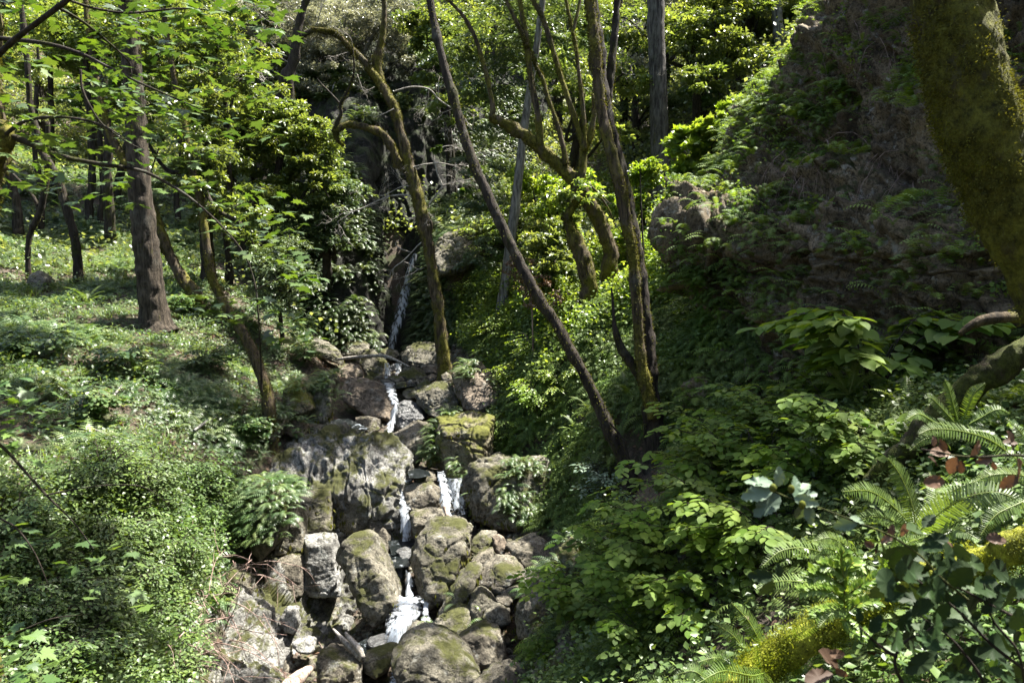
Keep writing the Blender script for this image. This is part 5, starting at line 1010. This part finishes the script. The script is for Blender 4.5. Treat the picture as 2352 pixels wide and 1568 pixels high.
for i, (x, y, s_, l) in enumerate([(690,770,1.0,'bright shrub at the creek end of the left bank, beneath the small whitish conifer'),(700,830,.9,'sunlit shrub behind the brown rock pillar ferns'),(560,1000,.8,'small shrub left of the leaning mossy tree foot'),(300,860,1.0,'brownish tufted clump in the middle of the left slope'),(180,960,1.0,'low green shrub in the shade at mid left'),
   (470,850,.9,'leafy tuft between the thick fir and the leaning mossy tree'),(90,820,1.0,'shaded leafy tuft under the bowed dark trunk'),(420,720,.9,'green tuft at the foot of the slanting mossy trunk')]):
    plant('leafy_shrub', l, LD, i, x, y, s_)
rg = np.random.RandomState(12)
for i in range(46):   # the tangle of leafy bushes on the lower left slope
    x, y = rg.uniform(-60, 500), rg.uniform(1130, 1600)
    if x > 520 - (y - 1130) * .3: continue
    if y > 1120 + 900 * (1 - max(0, x - 300) / 300): continue
    plant('leafy_shrub', 'small-leaved bush in the green tangle of the lower left slope, one among many alike', LC, i, x, y, rg.uniform(.7, 1.1), 'bushes of the lower left slope')
# ------------------------------------------------------------------ sword ferns
def frond_path(b, path, Ys, wpx, origin, pitch=.5, n=30):
    k = len(path); Yl = np.interp(np.linspace(0, 1, k), np.linspace(0, 1, len(Ys)), Ys)
    P = catmull([tuple(at(x, y, Y)) for (x, y), Y in zip(path, Yl)], n + 2); T = norm(np.gradient(P, axis=0)); W = wpx * Ys[0] / FOC / 2
    side = norm(np.cross(T, (0, -.75, .65))); up = np.cross(side, T); r = rs.rand(n + 2) * .3 + rs.rand() * .6; L = np.linalg.norm(np.diff(P, axis=0), axis=1).mean()
    for sg in (-1, 1):
        t = np.arange(2, n + 2) / (n + 1); d = side[2:] * sg + T[2:] * .32 - up[2:] * .16 + rs.normal(0, .05, (n, 3))
        ln = W * np.minimum(1, (1.04 - t) * 2.6) ** .75 * np.minimum(1, .55 + t * 2)
        b.inst((np.array([(0, -.0, 0), (.085, .25, .015), (.05, .8, .0), (0, 1, -.03), (-.05, .8, 0), (-.075, .2, .015)]) , np.array([(0, 1, 2), (0, 2, 3), (0, 3, 4), (0, 4, 5)])),
               frames(d, np.broadcast_to(up[2:], d.shape) + rs.normal(0, .12, d.shape)), P[2:] - origin, r[2:], ln)
    V, F = tube(P - origin, np.linspace(.0035, .0012, n + 2) * Ys[0] / 3, 4, n + 2, resample=False); b.raw(V, F, .95)
def swordfern(label, base, fronds, name='sword_fern', mat='sword'):
    o_ = np.array(at(*base)); t = empty(name, o_, label, 'fern', 'sword ferns of the right foreground')
    for f in fronds:
        path, Ys, wp = f; b = Batch(); frond_path(b, [(base[0], base[1])] + path, [base[2]] + list(Ys), wp, o_, n=int(22 + len(path) * 5)); link('frond', b.mesh('frond'), M[mat], t)
swordfern('sword fern with one tall upright frond curled at its tip, below the fallen bark log', (2105,1225,2.75), [
  ([(2095,1160),(2070,1095),(2040,1052)],[2.7,2.7],66),([(2060,1170),(2000,1128),(1935,1128)],[2.7,2.6],60),([(2150,1185),(2210,1145),(2290,1130),(2360,1160)],[2.6,2.5],74),([(2060,1200),(2010,1185),(1950,1200)],[2.7,2.6],44),
  ([(2140,1180),(2150,1130),(2135,1085)],[2.8,2.9],50),([(2150,1230),(2200,1215),(2250,1240)],[2.6,2.5],54),([(2120,1180),(2180,1130),(2250,1100)],[2.85,2.9],50)])
swordfern('sword fern spreading long yellowish fronds left over the hazel leaves', (2010,1330,2.65), [
  ([(1960,1265),(1910,1235),(1868,1242)],[2.6],40),([(1950,1280),(1900,1258),(1880,1272)],[2.6],34),([(1960,1300),(1900,1290),(1880,1310)],[2.6],38),([(1940,1300),(1870,1262),(1800,1262),(1750,1300)],[2.6,2.5],50),
  ([(1940,1345),(1850,1335),(1780,1335),(1735,1355)],[2.6,2.5],46),([(1970,1380),(1920,1400),(1880,1440)],[2.5,2.4],40),([(2050,1290),(2080,1250),(2130,1230)],[2.6,2.6],44)])
swordfern('sword fern left of the mossy foreground log with fronds fanning up left', (1780,1535,2.9), [
  ([(1745,1470),(1715,1420),(1680,1383)],[2.9,2.9],50),([(1720,1500),(1680,1455),(1640,1432)],[2.9],46),([(1700,1535),(1650,1510),(1600,1520)],[2.8],44),([(1800,1490),(1850,1445),(1925,1412)],[2.8,2.7],38),([(1760,1560),(1740,1500),(1745,1450)],[2.7],34),
  ([(1730,1550),(1660,1540),(1600,1570)],[2.6,2.5],46),([(1790,1590),(1760,1560),(1720,1560)],[2.3],40)])
swordfern('sword fern whose big bright frond curls in from the right edge', (2400,1110,2.2), [
  ([(2330,1050),(2270,1008),(2200,988),(2140,985),(2110,997)],[2.2,2.15],52),([(2340,1090),(2280,1090),(2230,1110)],[2.2],44),([(2370,1060),(2350,1000),(2310,960)],[2.3],44),([(2350,1150),(2290,1180),(2250,1230)],[2.1],50)])
swordfern('sword fern standing on top of the fallen bark log at right', (2205,985,4.3), [
  ([(2170,945),(2140,915),(2125,915)],[4.3],34),([(2150,970),(2110,950),(2080,965)],[4.2],34),([(2190,930),(2180,895),(2170,872)],[4.3],34),([(2225,930),(2240,900),(2262,880)],[4.3],34),([(2250,960),(2290,940),(2320,950)],[4.3],34),([(2160,1000),(2120,1010),(2090,1035)],[4.2],30),([(2250,990),(2280,1000),(2310,1030)],[4.2],30)])
swordfern('small sword fern with drooping fronds below the tiered shrub', (1950,905,6.3), [
  ([(1920,880),(1890,872),(1860,885)],[6.3],24),([(1930,870),(1915,850),(1895,845)],[6.3],24),([(1980,875),(2005,860),(2025,868)],[6.3],24),([(1960,870),(1965,845),(1975,830)],[6.3],24),([(1915,905),(1880,915),(1850,935)],[6.2],24)])
swordfern('fern peeping over the lower left of the mossy foreground log', (1640,1600,2.6), [
  ([(1620,1560),(1590,1540),(1550,1550)],[2.6],44),([(1650,1550),(1660,1520),(1690,1500)],[2.6],40),([(1600,1590),(1560,1580),(1520,1590)],[2.6],40)])
SF = []
for i in range(3):
    me = mesh('fronds', CLS[i][0], [CLS[i][1]], np.random.RandomState(i).rand(len(CLS[i][0]) // 3).repeat(3)[:len(CLS[i][0])] if len(CLS[i][0]) % 3 == 0 else np.full(len(CLS[i][0]), .5)); me.materials.append(M['sword']); SF.append(me)
def fernat(px, py, s_, label, group='ferns on the right bank', name='sword_fern'):
    Y = hit(px, py); p = at(px, py, Y); t = empty(name, (p.x, p.y, gz(p.x, p.y)), label, 'fern', group); t.scale = (s_,) * 3; t.rotation_euler = (0, 0, rs.uniform(0, 6.28))
    o = bpy.data.objects.new('fronds', SF[rs.randint(3)]); C.objects.link(o); o.parent = t; return t
for (x, y, s_, l) in [(1232,1120,.9,'big sword fern with a brown dead skirt hanging over the right bank'),(1525,960,.8,'large pale fern right beside the double trunk, lit by a sun fleck'),(1450,930,.7,'dark fern between the leaning trunk and the double trunk'),(1600,1020,.6,'fern at the edge of the hazel patch right of the double trunk'),
  (1730,960,.7,'bright-tipped fern at the foot of the cliff left of the tiered shrub'),(1850,950,.7,'fern among the hazel near the cliff foot'),(2060,900,.7,'fern between the tiered shrub and the fallen bark log'),(2150,840,.6,'fern above the middle of the fallen bark log'),(2290,850,.5,'fern in the dark hollow under the massive trunk'),
  (2300,960,.5,'small fern right of the log-top fern'),(1560,1090,.5,'fern drooping at the double trunk foot'),(1360,960,.6,'fern by the bare soil left of the leaning trunk'),(1420,760,.7,'fern at the base of the S-curved trunk'),(1250,700,.7,'sunny fern left of the S-curved trunk'),(1330,1010,.6,'fern under the middle of the leaning trunk'),
  (1180,620,.7,'fern hanging down the sunny hump near the waterfall'),(1280,420,1.0,'bright fern on the hump under the candelabra bend'),(1660,560,.8,'fern left of the cliff nose'),(1500,560,.8,'yellow-green fern at the foot of the grey fir')]:
    fernat(x, y, s_ * .9, l)
for (x, y, s_) in [(2080,960,.5),(2020,1010,.5),(2110,1080,.5),(2170,1040,.5),(2230,1000,.5),(1960,950,.5),(2240,880,.45),(2310,1020,.4),(2060,850,.5),(2120,800,.5),(2190,760,.5)]:
    fernat(x, y, s_, 'shaded fern around the fallen bark log, one among several alike', 'ferns around the bark log')
for (x, y, s_, l) in [(315,870,.8,'brown and green fern tuft standing out in the middle of the left slope'),(655,900,.6,'fern behind the foot of the leaning mossy tree'),(540,960,.6,'pale fern in the sun left of the leaning mossy tree foot'),(200,700,.7,'fern in the long shade left of the thick fir'),(520,1180,.55,'fern on the sunlit brow above the dry brambles'),(640,1160,.45,'fern growing from the pinkish bedrock ledge'),(790,1110,.4,'little fern rooted in a crack of the bedrock')]:
    fernat(x, y, s_ * .85, l, 'ferns on the left bank')
# ------------------------------------------------------------------ logs, driftwood, sticks
def log(name, label, path, wd, mat, dz=-.02, sides=26, rough=.22, Ys=None, freq=7, cat='log'):
    Y0 = [Ys[i] if Ys else hit(x, y) * .985 for i, (x, y) in enumerate(path)]
    P = np.array([tuple(at(x, y, Y)) for (x, y), Y in zip(path, Y0)]); P[:, 2] += dz; _, _, d = proj(P)
    w_ = np.interp(np.linspace(0, 1, len(P)), np.linspace(0, 1, len(wd)), wd) * d / FOC / 2; c = P.mean(0)
    V, F = tube(P - c, w_, sides, len(P) * 16, rough, 3, freq=freq); o = link(name, mesh(name, V, F, None, True), M[mat]); o.location = c; return tag(o, label, cat), V + c, w_
ml, MV, _ = log('mossy_log', 'fallen log thick with bright yellow-green moss in the lower right foreground', [(1640,1600),(1760,1520),(1850,1460),(1940,1405),(2040,1345),(2130,1310),(2220,1290),(2360,1240),(2460,1220)], [70,66,60,54,52,58,66,74], 'moss', Ys=[2.85,2.85,2.83,2.8,2.76,2.7,2.65,2.5,2.4], rough=.6, sides=40, freq=8)
i_ = rs.randint(0, len(MV), 80000); i_ = i_[fbm(MV[i_] * 5, 3, 77) > -.08]; n = len(i_); b = Batch(); cM = np.array(ml.location); jt = rs.normal(0, .016, (n, 3))
b.inst(LEAF, frames(rs.normal(0, .7, (n, 3)) + (0, 0, .6), rs.normal(0, 1, (n, 3))), MV[i_] - cM + jt, rs.rand(n), rs.uniform(.005, .013, n)); tag(link('moss', b.mesh('moss'), M['drymoss'], ml), kind='stuff')
log('fallen_log', 'big brown bark log slanting up right from the hazel patch to the massive mossy trunk', [(1870,1230),(1945,1150),(2020,1070),(2095,990),(2170,915),(2245,845),(2320,790),(2440,740)], [34,48,54,58,60,62,62,60], 'log', Ys=[4.9,4.85,4.8,4.75,4.7,4.65,4.6,4.6], rough=.4, dz=-.1)
log('broken_limb', 'short pale broken limb end poking left from the bark log under the massive trunk', [(2205,760),(2240,735),(2290,722),(2350,722)], [12,22,26,26], 'bark_moss', Ys=[4.5,4.5,4.5,4.6], sides=14, cat='limb')
log('fallen_branch', 'long pale bent branch lying across the boulders under the waterfall', [(770,824),(800,820),(855,815),(885,816),(910,825),(940,840)], [5,7,8,8,6,4], 'deadwood', Ys=[17.1,17,16.8,16.7,16.4,16.2], sides=8, cat='branch', rough=.15)
d1, _, _ = log('driftwood', 'pale split piece of driftwood with two prongs, leaning left in the creek', [(830,1512),(812,1490),(785,1462),(765,1440)], [9,12,11,4], 'deadwood', Ys=[7.9,8.0,8.15,8.3], sides=8, rough=.4)
V, F = tube(np.array([tuple(at(x, y, Y)) for x, y, Y in [(830,1512,7.9),(818,1488,7.95),(800,1468,8.05),(789,1453,8.1)]]) - np.array(d1.location) + (.02, 0, .01), [.03, .035, .03, .012], 8, 20, .4, 9); link('prong', mesh('prong', V, F, None, True), M['deadwood'], d1)
log('driftwood', 'smooth tan log end catching the sun at the bottom edge left of the creek', [(640,1600),(670,1568),(700,1540),(722,1524)], [44,40,26,8], 'driftwood', Ys=[7.3,7.5,7.65,7.8], sides=14, rough=.15)
log('root', 'orange-brown wet root sticking out of the white side cascade', [(1020,1160),(1028,1180),(1038,1192),(1056,1198)], [8,10,10,7], 'driftwood', Ys=[10.6,10.5,10.4,10.35], sides=8, cat='root')
log('stick', 'thin orange stick leaning by the bottom-edge boulder', [(732,1470),(738,1480),(744,1490)], [3,3,2], 'driftwood', Ys=[8.2,8.2,8.2], sides=6, cat='stick')
for pth, l, Yv in [([(250,925),(262,905),(280,880)],'grey stick standing at an angle on the shaded left slope',10.6),([(445,985),(475,965),(500,955)],'dark stick lying left of the leaning mossy tree foot',11),([(210,980),(240,992),(270,1002)],'pale stick end in the lower left fern slope',9.4),([(215,1010),(250,1012),(330,1035)],'long thin stick lying among low ferns at lower left',9.0)]:
    log('stick', l, pth, [6,6,3], 'bark_grey', Ys=[hit(x, y) * .97 for x, y in pth], sides=6, cat='stick')
# dry brambles
def bramble(label, starts, seed, n_, name='bramble', L=.8, mat='vine', r0=.006, grav=.1):
    p0 = A3(*starts[0]); t = empty(name, p0, label, 'bramble'); rg = np.random.RandomState(seed)
    for i in range(n_):
        s_ = starts[i % len(starts)]; d = norm(rg.normal(0, 1, 3) * (1, .4, .6) + (-.2, -.3, -.2))
        twigs(t, [(A3(*s_) + rg.normal(0, .12, 3) * (1, .4, 1), d)], mat, seed * 50 + i, L=L, depth=1, r0=r0, name='stem', droop=grav, bend=.22, kids=3)
bramble('tangle of dry reddish bramble stems hanging over the pale bedrock at lower left', [(x, y, hit(x, y) * .955) for x, y in [(600,1290),(560,1310),(520,1340),(490,1380),(540,1300),(460,1420),(500,1320)]], 3, 46, L=.75, r0=.0075, grav=.12)
bramble('long bare arching bramble stems near the bottom edge at lower left', [(x, y, hit(x, y) * .94) for x, y in [(430,1450),(470,1480),(520,1440),(440,1530),(400,1500)]], 4, 30, L=.85, r0=.007)
bramble('dry vines and roots hanging down the face of the right cliff', [(2060,330,8.9),(2090,380,8.6),(2040,420,8.7),(2110,450,8.2)], 5, 34, L=.9, grav=.6, r0=.004)
bramble('thin dry vines trailing from the fern ledge at the cliff left side', [(1810,370,10.1),(1850,400,9.9),(1830,450,9.9),(1900,330,9.9)], 6, 22, L=.8, grav=.6, r0=.004)
bramble('dry roots dangling from the crest of the cliff near the top edge', [(1960,40,10.8),(2010,30,10.3),(2050,80,9.8)], 7, 18, L=.9, grav=.5, r0=.004)
# ------------------------------------------------------------------ big-leaf maple reaching in from the left edge
t, Y = newtree('maple_tree', 'big-leaf maple reaching in from the left edge, long dark limbs with broad backlit leaves', -150, 1150, 5.2, cat='tree')
limb(t, [(-150,1180),(-140,900),(-100,600),(-50,340),(-60,100),(-90,-200)], [150,120,105,90,80,70], 5.0, 'bark_moss', sides=20, rough=.35)
limb(t, [(-50,340),(-15,310),(5,300),(15,330),(-10,370)], [90,60,40,30,20], 4.9, 'bark_moss', name='burl', sides=14, rough=.5)
MB = [([(-40,160),(30,95),(95,45),(155,0),(230,-60)],[14,13,12,11,9],[4.6,4.2]),([(-40,85),(40,92),(120,103),(190,125),(250,155),(320,190),(400,225),(470,255)],[10,9,8,7,6,5,4,2],[4.9,4.6]),
 ([(135,18),(190,50),(240,90),(285,130),(300,150)],[6,6,5,4,3],[4.4,4.8]),([(-40,295),(20,310),(80,335),(145,360),(220,375),(300,387),(345,400),(400,430),(450,465),(500,510),(545,560),(575,610)],[15,13,12,10,9,8,7,6,5,4,3,2],[4.9,4.9]),
 ([(-20,340),(30,295),(70,275),(130,269),(190,275),(240,290),(278,312)],[9,8,7,6,5,4,3],[4.9,4.6]),([(185,160),(188,200),(205,240),(235,285),(285,322),(330,345)],[5,5,5,4,3,2],[4.8]),([(300,150),(300,175),(275,190),(278,220)],[3,3,2,2],[4.8]),([(345,400),(370,330),(400,300),(440,290)],[3,3,2,2],[5]),([(155,0),(220,20),(300,30),(420,20),(560,30)],[6,5,5,4,2],[4.6,5])]
for pth, wd, Ys in MB: limb(t, pth, wd, Ys, 'bark_dark', name='branch', sides=8, rough=.25)
rg = np.random.RandomState(21); pp = []; dd = []; uu = []
def mleaves(x0, x1, y0, y1, n, Y0, Y1, poly=None):
    k = 0
    while k < n:
        x, y = rg.uniform(x0, x1), rg.uniform(y0, y1)
        if poly and not inpoly(np.array([x]), np.array([y]), poly)[0]: continue
        Y_ = rg.uniform(Y0, Y1); c = A3(x, y, Y_); k += 1
        if fbm(c[None] * 2.2, 2, 12)[0] < -.08: continue
        for j in range(rg.randint(2, 5)):
            a = rg.uniform(0, 6.28); pp.append(c + rg.normal(0, .06, 3)); dd.append((math.cos(a), math.sin(a), rg.uniform(-.5, .05))); uu.append(norm(rg.normal(0, .22, 3) + (0, 0, 1)))
mleaves(-60, 640, -60, 330, 520, 4.0, 6.6); mleaves(-60, 480, 300, 460, 110, 4.2, 6); mleaves(380, 720, 400, 620, 52, 4.6, 6.2, [(380,400),(560,420),(720,480),(720,620),(560,620),(420,480)])
mleaves(300, 640, -40, 110, 60, 4.2, 5.5)
def mfol(t, size, nm='foliage', mat='maple'):
    b = Batch(); n = len(pp); b.inst(MAPLE, frames(np.array(dd), np.array(uu)), np.array(pp) - np.array(t.location), rg.rand(n), rg.uniform(.6, 1.15, n) * size); link(nm, b.mesh(nm), M[mat], t); pp.clear(); dd.clear(); uu.clear()
mfol(t, .085)
t, Y = newtree('maple_sapling', 'thin-stemmed maple sapling holding flat tiers of leaves left of the waterfall', 601, 850, 7.5, cat='sapling')
limb(t, [(601,900),(599,834),(594,733),(587,661),(569,600),(545,560),(515,535)], [4,4,4,4,3,3,2], 6.5, 'bark_dark', name='stem', sides=6, rough=.1)
for bp_ in [[(594,733),(640,728),(700,735)],[(590,690),(540,680),(470,690)],[(588,665),(640,640),(700,630)],[(594,740),(650,760),(690,770)]]: limb(t, bp_, [3,2,1], 6.5, 'bark_dark', name='branch', sides=5)
for (a0, a1, b0, b1, k) in [(440,560,670,720,12),(620,710,715,775,14),(540,660,690,725,8),(560,720,560,650,14),(600,720,620,660,8)]: mleaves(a0, a1, b0, b1, k, 6.3, 6.7)
mfol(t, .12)
t, Y = newtree('maple_sapling', 'low maple branches with pale green leaves crossing the lower left edge', -80, 1300, 4.2, cat='sapling')
for pth, wd in [([(-60,980),(10,1030),(60,1085),(110,1140),(170,1200),(215,1260)],[9,8,6,5,3,2]),([(100,1138),(180,1122),(260,1113),(330,1118),(380,1150)],[4,3,3,2,1]),([(-60,1160),(0,1190),(40,1215),(80,1270),(110,1340)],[6,5,4,3,2]),([(-60,1480),(40,1450),(120,1420),(200,1410)],[5,4,3,2]),([(-80,1300),(-60,1160),(-70,1000)],[12,10,9])]: limb(t, pth, wd, 4.2, 'bark_dark', name='branch', sides=6, rough=.2)
mleaves(-40, 250, 880, 1080, 34, 4.2, 5.0, [(-40,860),(120,900),(260,1000),(200,1080),(-40,1100)]); mleaves(-40, 330, 1150, 1450, 30, 4.2, 4.9); mleaves(-40, 110, 1440, 1600, 16, 3.6, 4.2)
mfol(t, .10)
# ------------------------------------------------------------------ leathery-leaved shrub close to the camera, lower right
zz = lambda x, y: (1599.4 + .4 * x, 940.8 + .4 * y)
def serr(wd=.27, n=7):
    R_ = []
    for i in range(1, n):
        y = i / n; x = wd * math.sin(math.pi * y ** .9) ** .7; R_ += [(x * .93, y - .03, 0), (x * 1.1, y + .03, 0)]
    V = [(0, 0, 0)] + R_ + [(0, 1.02, 0)] + [(-x, y, z) for x, y, z in R_[::-1]]; V = np.array(V, float); V[:, 2] = .35 * np.abs(V[:, 0]) - .18 * V[:, 1] ** 2 + .02 * np.sin(V[:, 1] * 19)
    m = len(V); mid = np.array([(0, y, -.18 * y * y) for y in (.25, .5, .75)]); V = np.vstack([V, mid]); c = m + 1
    return V, np.array([(c, i, (i + 1) % m) for i in range(m)])
SERR = serr()
def leafset(root, L, Y, mat, nm='leaf', per=True):
    for (b0, b1, yw) in L:
        a = A3(*zz(*b0), Y); c = A3(*zz(*b1), Y + yw); d = c - a; ln = np.linalg.norm(d); up = norm(np.array((rs.normal(0, .5), -.8 + rs.normal(0, .3), .7 + rs.normal(0, .3))))
        b = Batch(); b.inst(SERR, frames(d[None], up[None]), (a - np.array(root.location))[None], np.array([rs.rand()]), np.array([ln])); link(nm, b.mesh(nm), M[mat], root)
t, Y = newtree('leafy_sprig', 'blurred pale leathery sprig with small yellow buds, closest to the camera at lower right', *zz(1500, 1060), 1.55, cat='sprig')
limb(t, [zz(*p) for p in [(1560,1090),(1400,960),(1300,850),(1200,775),(1100,715),(900,635),(700,560),(560,515),(470,478),(440,455)]], [6,6,5,5,5,4,4,4,3,3], 1.55, 'log', name='stem', sides=8, rough=.05)
leafset(t, [((445,440),(280,392),.03),((440,460),(262,498),.0),((470,440),(480,328),.0),((480,490),(338,602),-.02),((560,500),(580,378),.02),((570,510),(695,470),.0),((560,500),(640,400),.04),((640,545),(660,660),-.02),((600,540),(590,640),.02),((930,640),(782,672),.02),((880,620),(975,645),.0),((560,505),(700,540),-.03)], 1.55, 'leaf_pale')
for q in [(440,448),(545,455),(608,545)]:
    bm = bmesh.new(); bmesh.ops.create_icosphere(bm, subdivisions=2, radius=.0075); me = bpy.data.meshes.new('bud'); bm.to_mesh(me); bm.free(); me.polygons.foreach_set('use_smooth', [True] * len(me.polygons)); o = link('bud', me, M['drymoss'], t); o.location = Vector(A3(*zz(*q), 1.53)) - t.location; o.scale = (1, 1, 1.3)
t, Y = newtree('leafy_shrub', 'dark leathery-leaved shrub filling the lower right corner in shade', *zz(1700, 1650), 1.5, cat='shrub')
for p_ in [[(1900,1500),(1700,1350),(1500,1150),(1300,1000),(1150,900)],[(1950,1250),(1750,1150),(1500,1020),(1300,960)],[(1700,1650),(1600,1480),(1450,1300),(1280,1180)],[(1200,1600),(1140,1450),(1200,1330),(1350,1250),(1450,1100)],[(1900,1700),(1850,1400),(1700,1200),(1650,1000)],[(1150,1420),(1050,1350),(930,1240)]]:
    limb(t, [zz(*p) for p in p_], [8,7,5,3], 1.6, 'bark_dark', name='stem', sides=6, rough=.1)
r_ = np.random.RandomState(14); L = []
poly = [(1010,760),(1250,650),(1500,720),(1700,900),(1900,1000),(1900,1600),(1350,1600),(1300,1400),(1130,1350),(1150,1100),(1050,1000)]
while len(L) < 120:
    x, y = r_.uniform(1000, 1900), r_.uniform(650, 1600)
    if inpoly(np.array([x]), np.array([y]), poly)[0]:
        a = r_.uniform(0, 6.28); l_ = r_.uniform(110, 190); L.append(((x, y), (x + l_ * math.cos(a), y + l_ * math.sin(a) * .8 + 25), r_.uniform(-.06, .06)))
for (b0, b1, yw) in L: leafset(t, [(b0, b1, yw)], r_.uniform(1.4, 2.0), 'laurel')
leafset(t, [((930,1230),(960,1330),0),((940,1220),(930,1140),0),((1000,1280),(1060,1180),0),((1010,1290),(1000,1390),0),((1100,1310),(1180,1350),0),((480,960),(470,880),0),((440,960),(300,950),0),((430,970),(370,1080),.02)], 1.6, 'laurel')
leafset(t, [((1130,720),(1060,760),0),((1110,730),(1130,660),0),((960,760),(1030,790),0),((1200,650),(1185,730),0),((1660,740),(1790,740),0),((1440,760),(1490,800),0),((700,1380),(840,1480),0),((760,1400),(860,1400),0),((620,1560),(780,1500),0),((800,1480),(870,1540),0)], 1.65, 'deadleaf', 'dead_leaf')
t, Y = newtree('dead_twig', 'brown twig with curled dead leaves blurred across the right edge', *zz(1900, 260), 1.7, cat='twig')
limb(t, [zz(*p) for p in [(1950,270),(1800,260),(1650,270),(1500,265),(1380,240),(1290,225)]], [5,5,4,4,3,2], 1.7, 'bark_dark', name='stem', sides=6)
leafset(t, [((1360,210),(1370,150),0),((1430,240),(1400,170),0),((1340,250),(1470,240),0),((1330,270),(1400,320),0),((1500,270),(1440,370),.02),((1520,290),(1520,370),0),((1570,270),(1640,180),0),((1700,280),(1610,300),0),((1760,190),(1850,180),0),((1780,120),(1840,230),0),((1840,280),(1870,400),.02),((1850,380),(1740,450),.02),((1300,420),(1440,405),0),((1700,300),(1720,350),0)], 1.7, 'deadleaf', 'dead_leaf')
# small yew-like sprig in the sun
t, Y = newtree('conifer_seedling', 'bright green needly conifer seedling in a sun patch by the mossy foreground log', *zz(850, 1220), 2.55, cat='seedling'); o_ = np.array(t.location)
for p_ in [[(850,1220),(850,1050),(840,950),(830,850),(850,810)],[(850,1100),(780,1040),(690,1030),(600,1040)],[(860,1020),(780,960),(700,940),(640,960)],[(870,1060),(960,1000),(1060,960),(1130,960)],[(860,1150),(780,1150),(720,1160),(680,1180)],[(850,960),(780,900),(730,890)],[(870,1150),(950,1110),(1040,1100)],[(850,1200),(900,1260),(980,1300)],[(850,940),(900,880),(940,900)]]:
    pth = [zz(*p) for p in p_]; limb(t, pth, [4,3,2], 2.5, 'moss', name='branch', sides=5); P = catmull([tuple(A3(x, y, 2.5)) for x, y in pth], 46); T = norm(np.gradient(P, axis=0)); b = Batch()
    for sg in (-1, 1, .3):
        sd = norm(np.cross(T, (0, -.8, .6))) * sg; dr = sd + T * .6 + rs.normal(0, .15, sd.shape) - (0, .2, 0); b.inst(LEAF, frames(dr, np.broadcast_to((0, -.6, .8), dr.shape)), P - o_, rs.rand(len(P)), rs.uniform(.022, .036, len(P)))
    link('needles', b.mesh('needles'), M['bright'], t)
# willowy pale shrub at the foot of the leaning trunk, and a plant at the bottom edge
plant('leafy_shrub', 'silvery narrow-leaved shrub at the foot of the steep leaning trunk', [hazel_proto(301, LEAF, .075, 12, .4, 'leaf_pale', .5)], 0, 1405, 1150, 1.0)
plant('leafy_shrub', 'narrow-leaved green plant poking up at the bottom edge before the sloping boulder', [hazel_proto(302, OVAL, .12, 7, .18, 'maple', .35)], 0, 1010, 1600, .5, Y=5.2, dz=.35)
# trees behind and beside the camera: the wood goes on, added to block the sky
for i, (x_, y_, s_, kd) in enumerate([(-5,-7,1.3,'bay'),(0,-8,1.4,'maple'),(5,-6,1.3,'bay'),(8,-1,1.3,'bay'),(-11,-3,1.3,'oak'),(10,4,1.3,'maple'),(-16,2,1.3,'bay'),(3,-13,1.4,'conifer'),(-7,-13,1.4,'conifer'),(12,-8,1.4,'oak'),(14,6,1.4,'bay'),(-18,9,1.2,'bay')]):
    bgtree(kd, x_, y_, s_, 'tree of the wood behind and beside the camera, outside the picture', 'trees of the wood behind the camera')
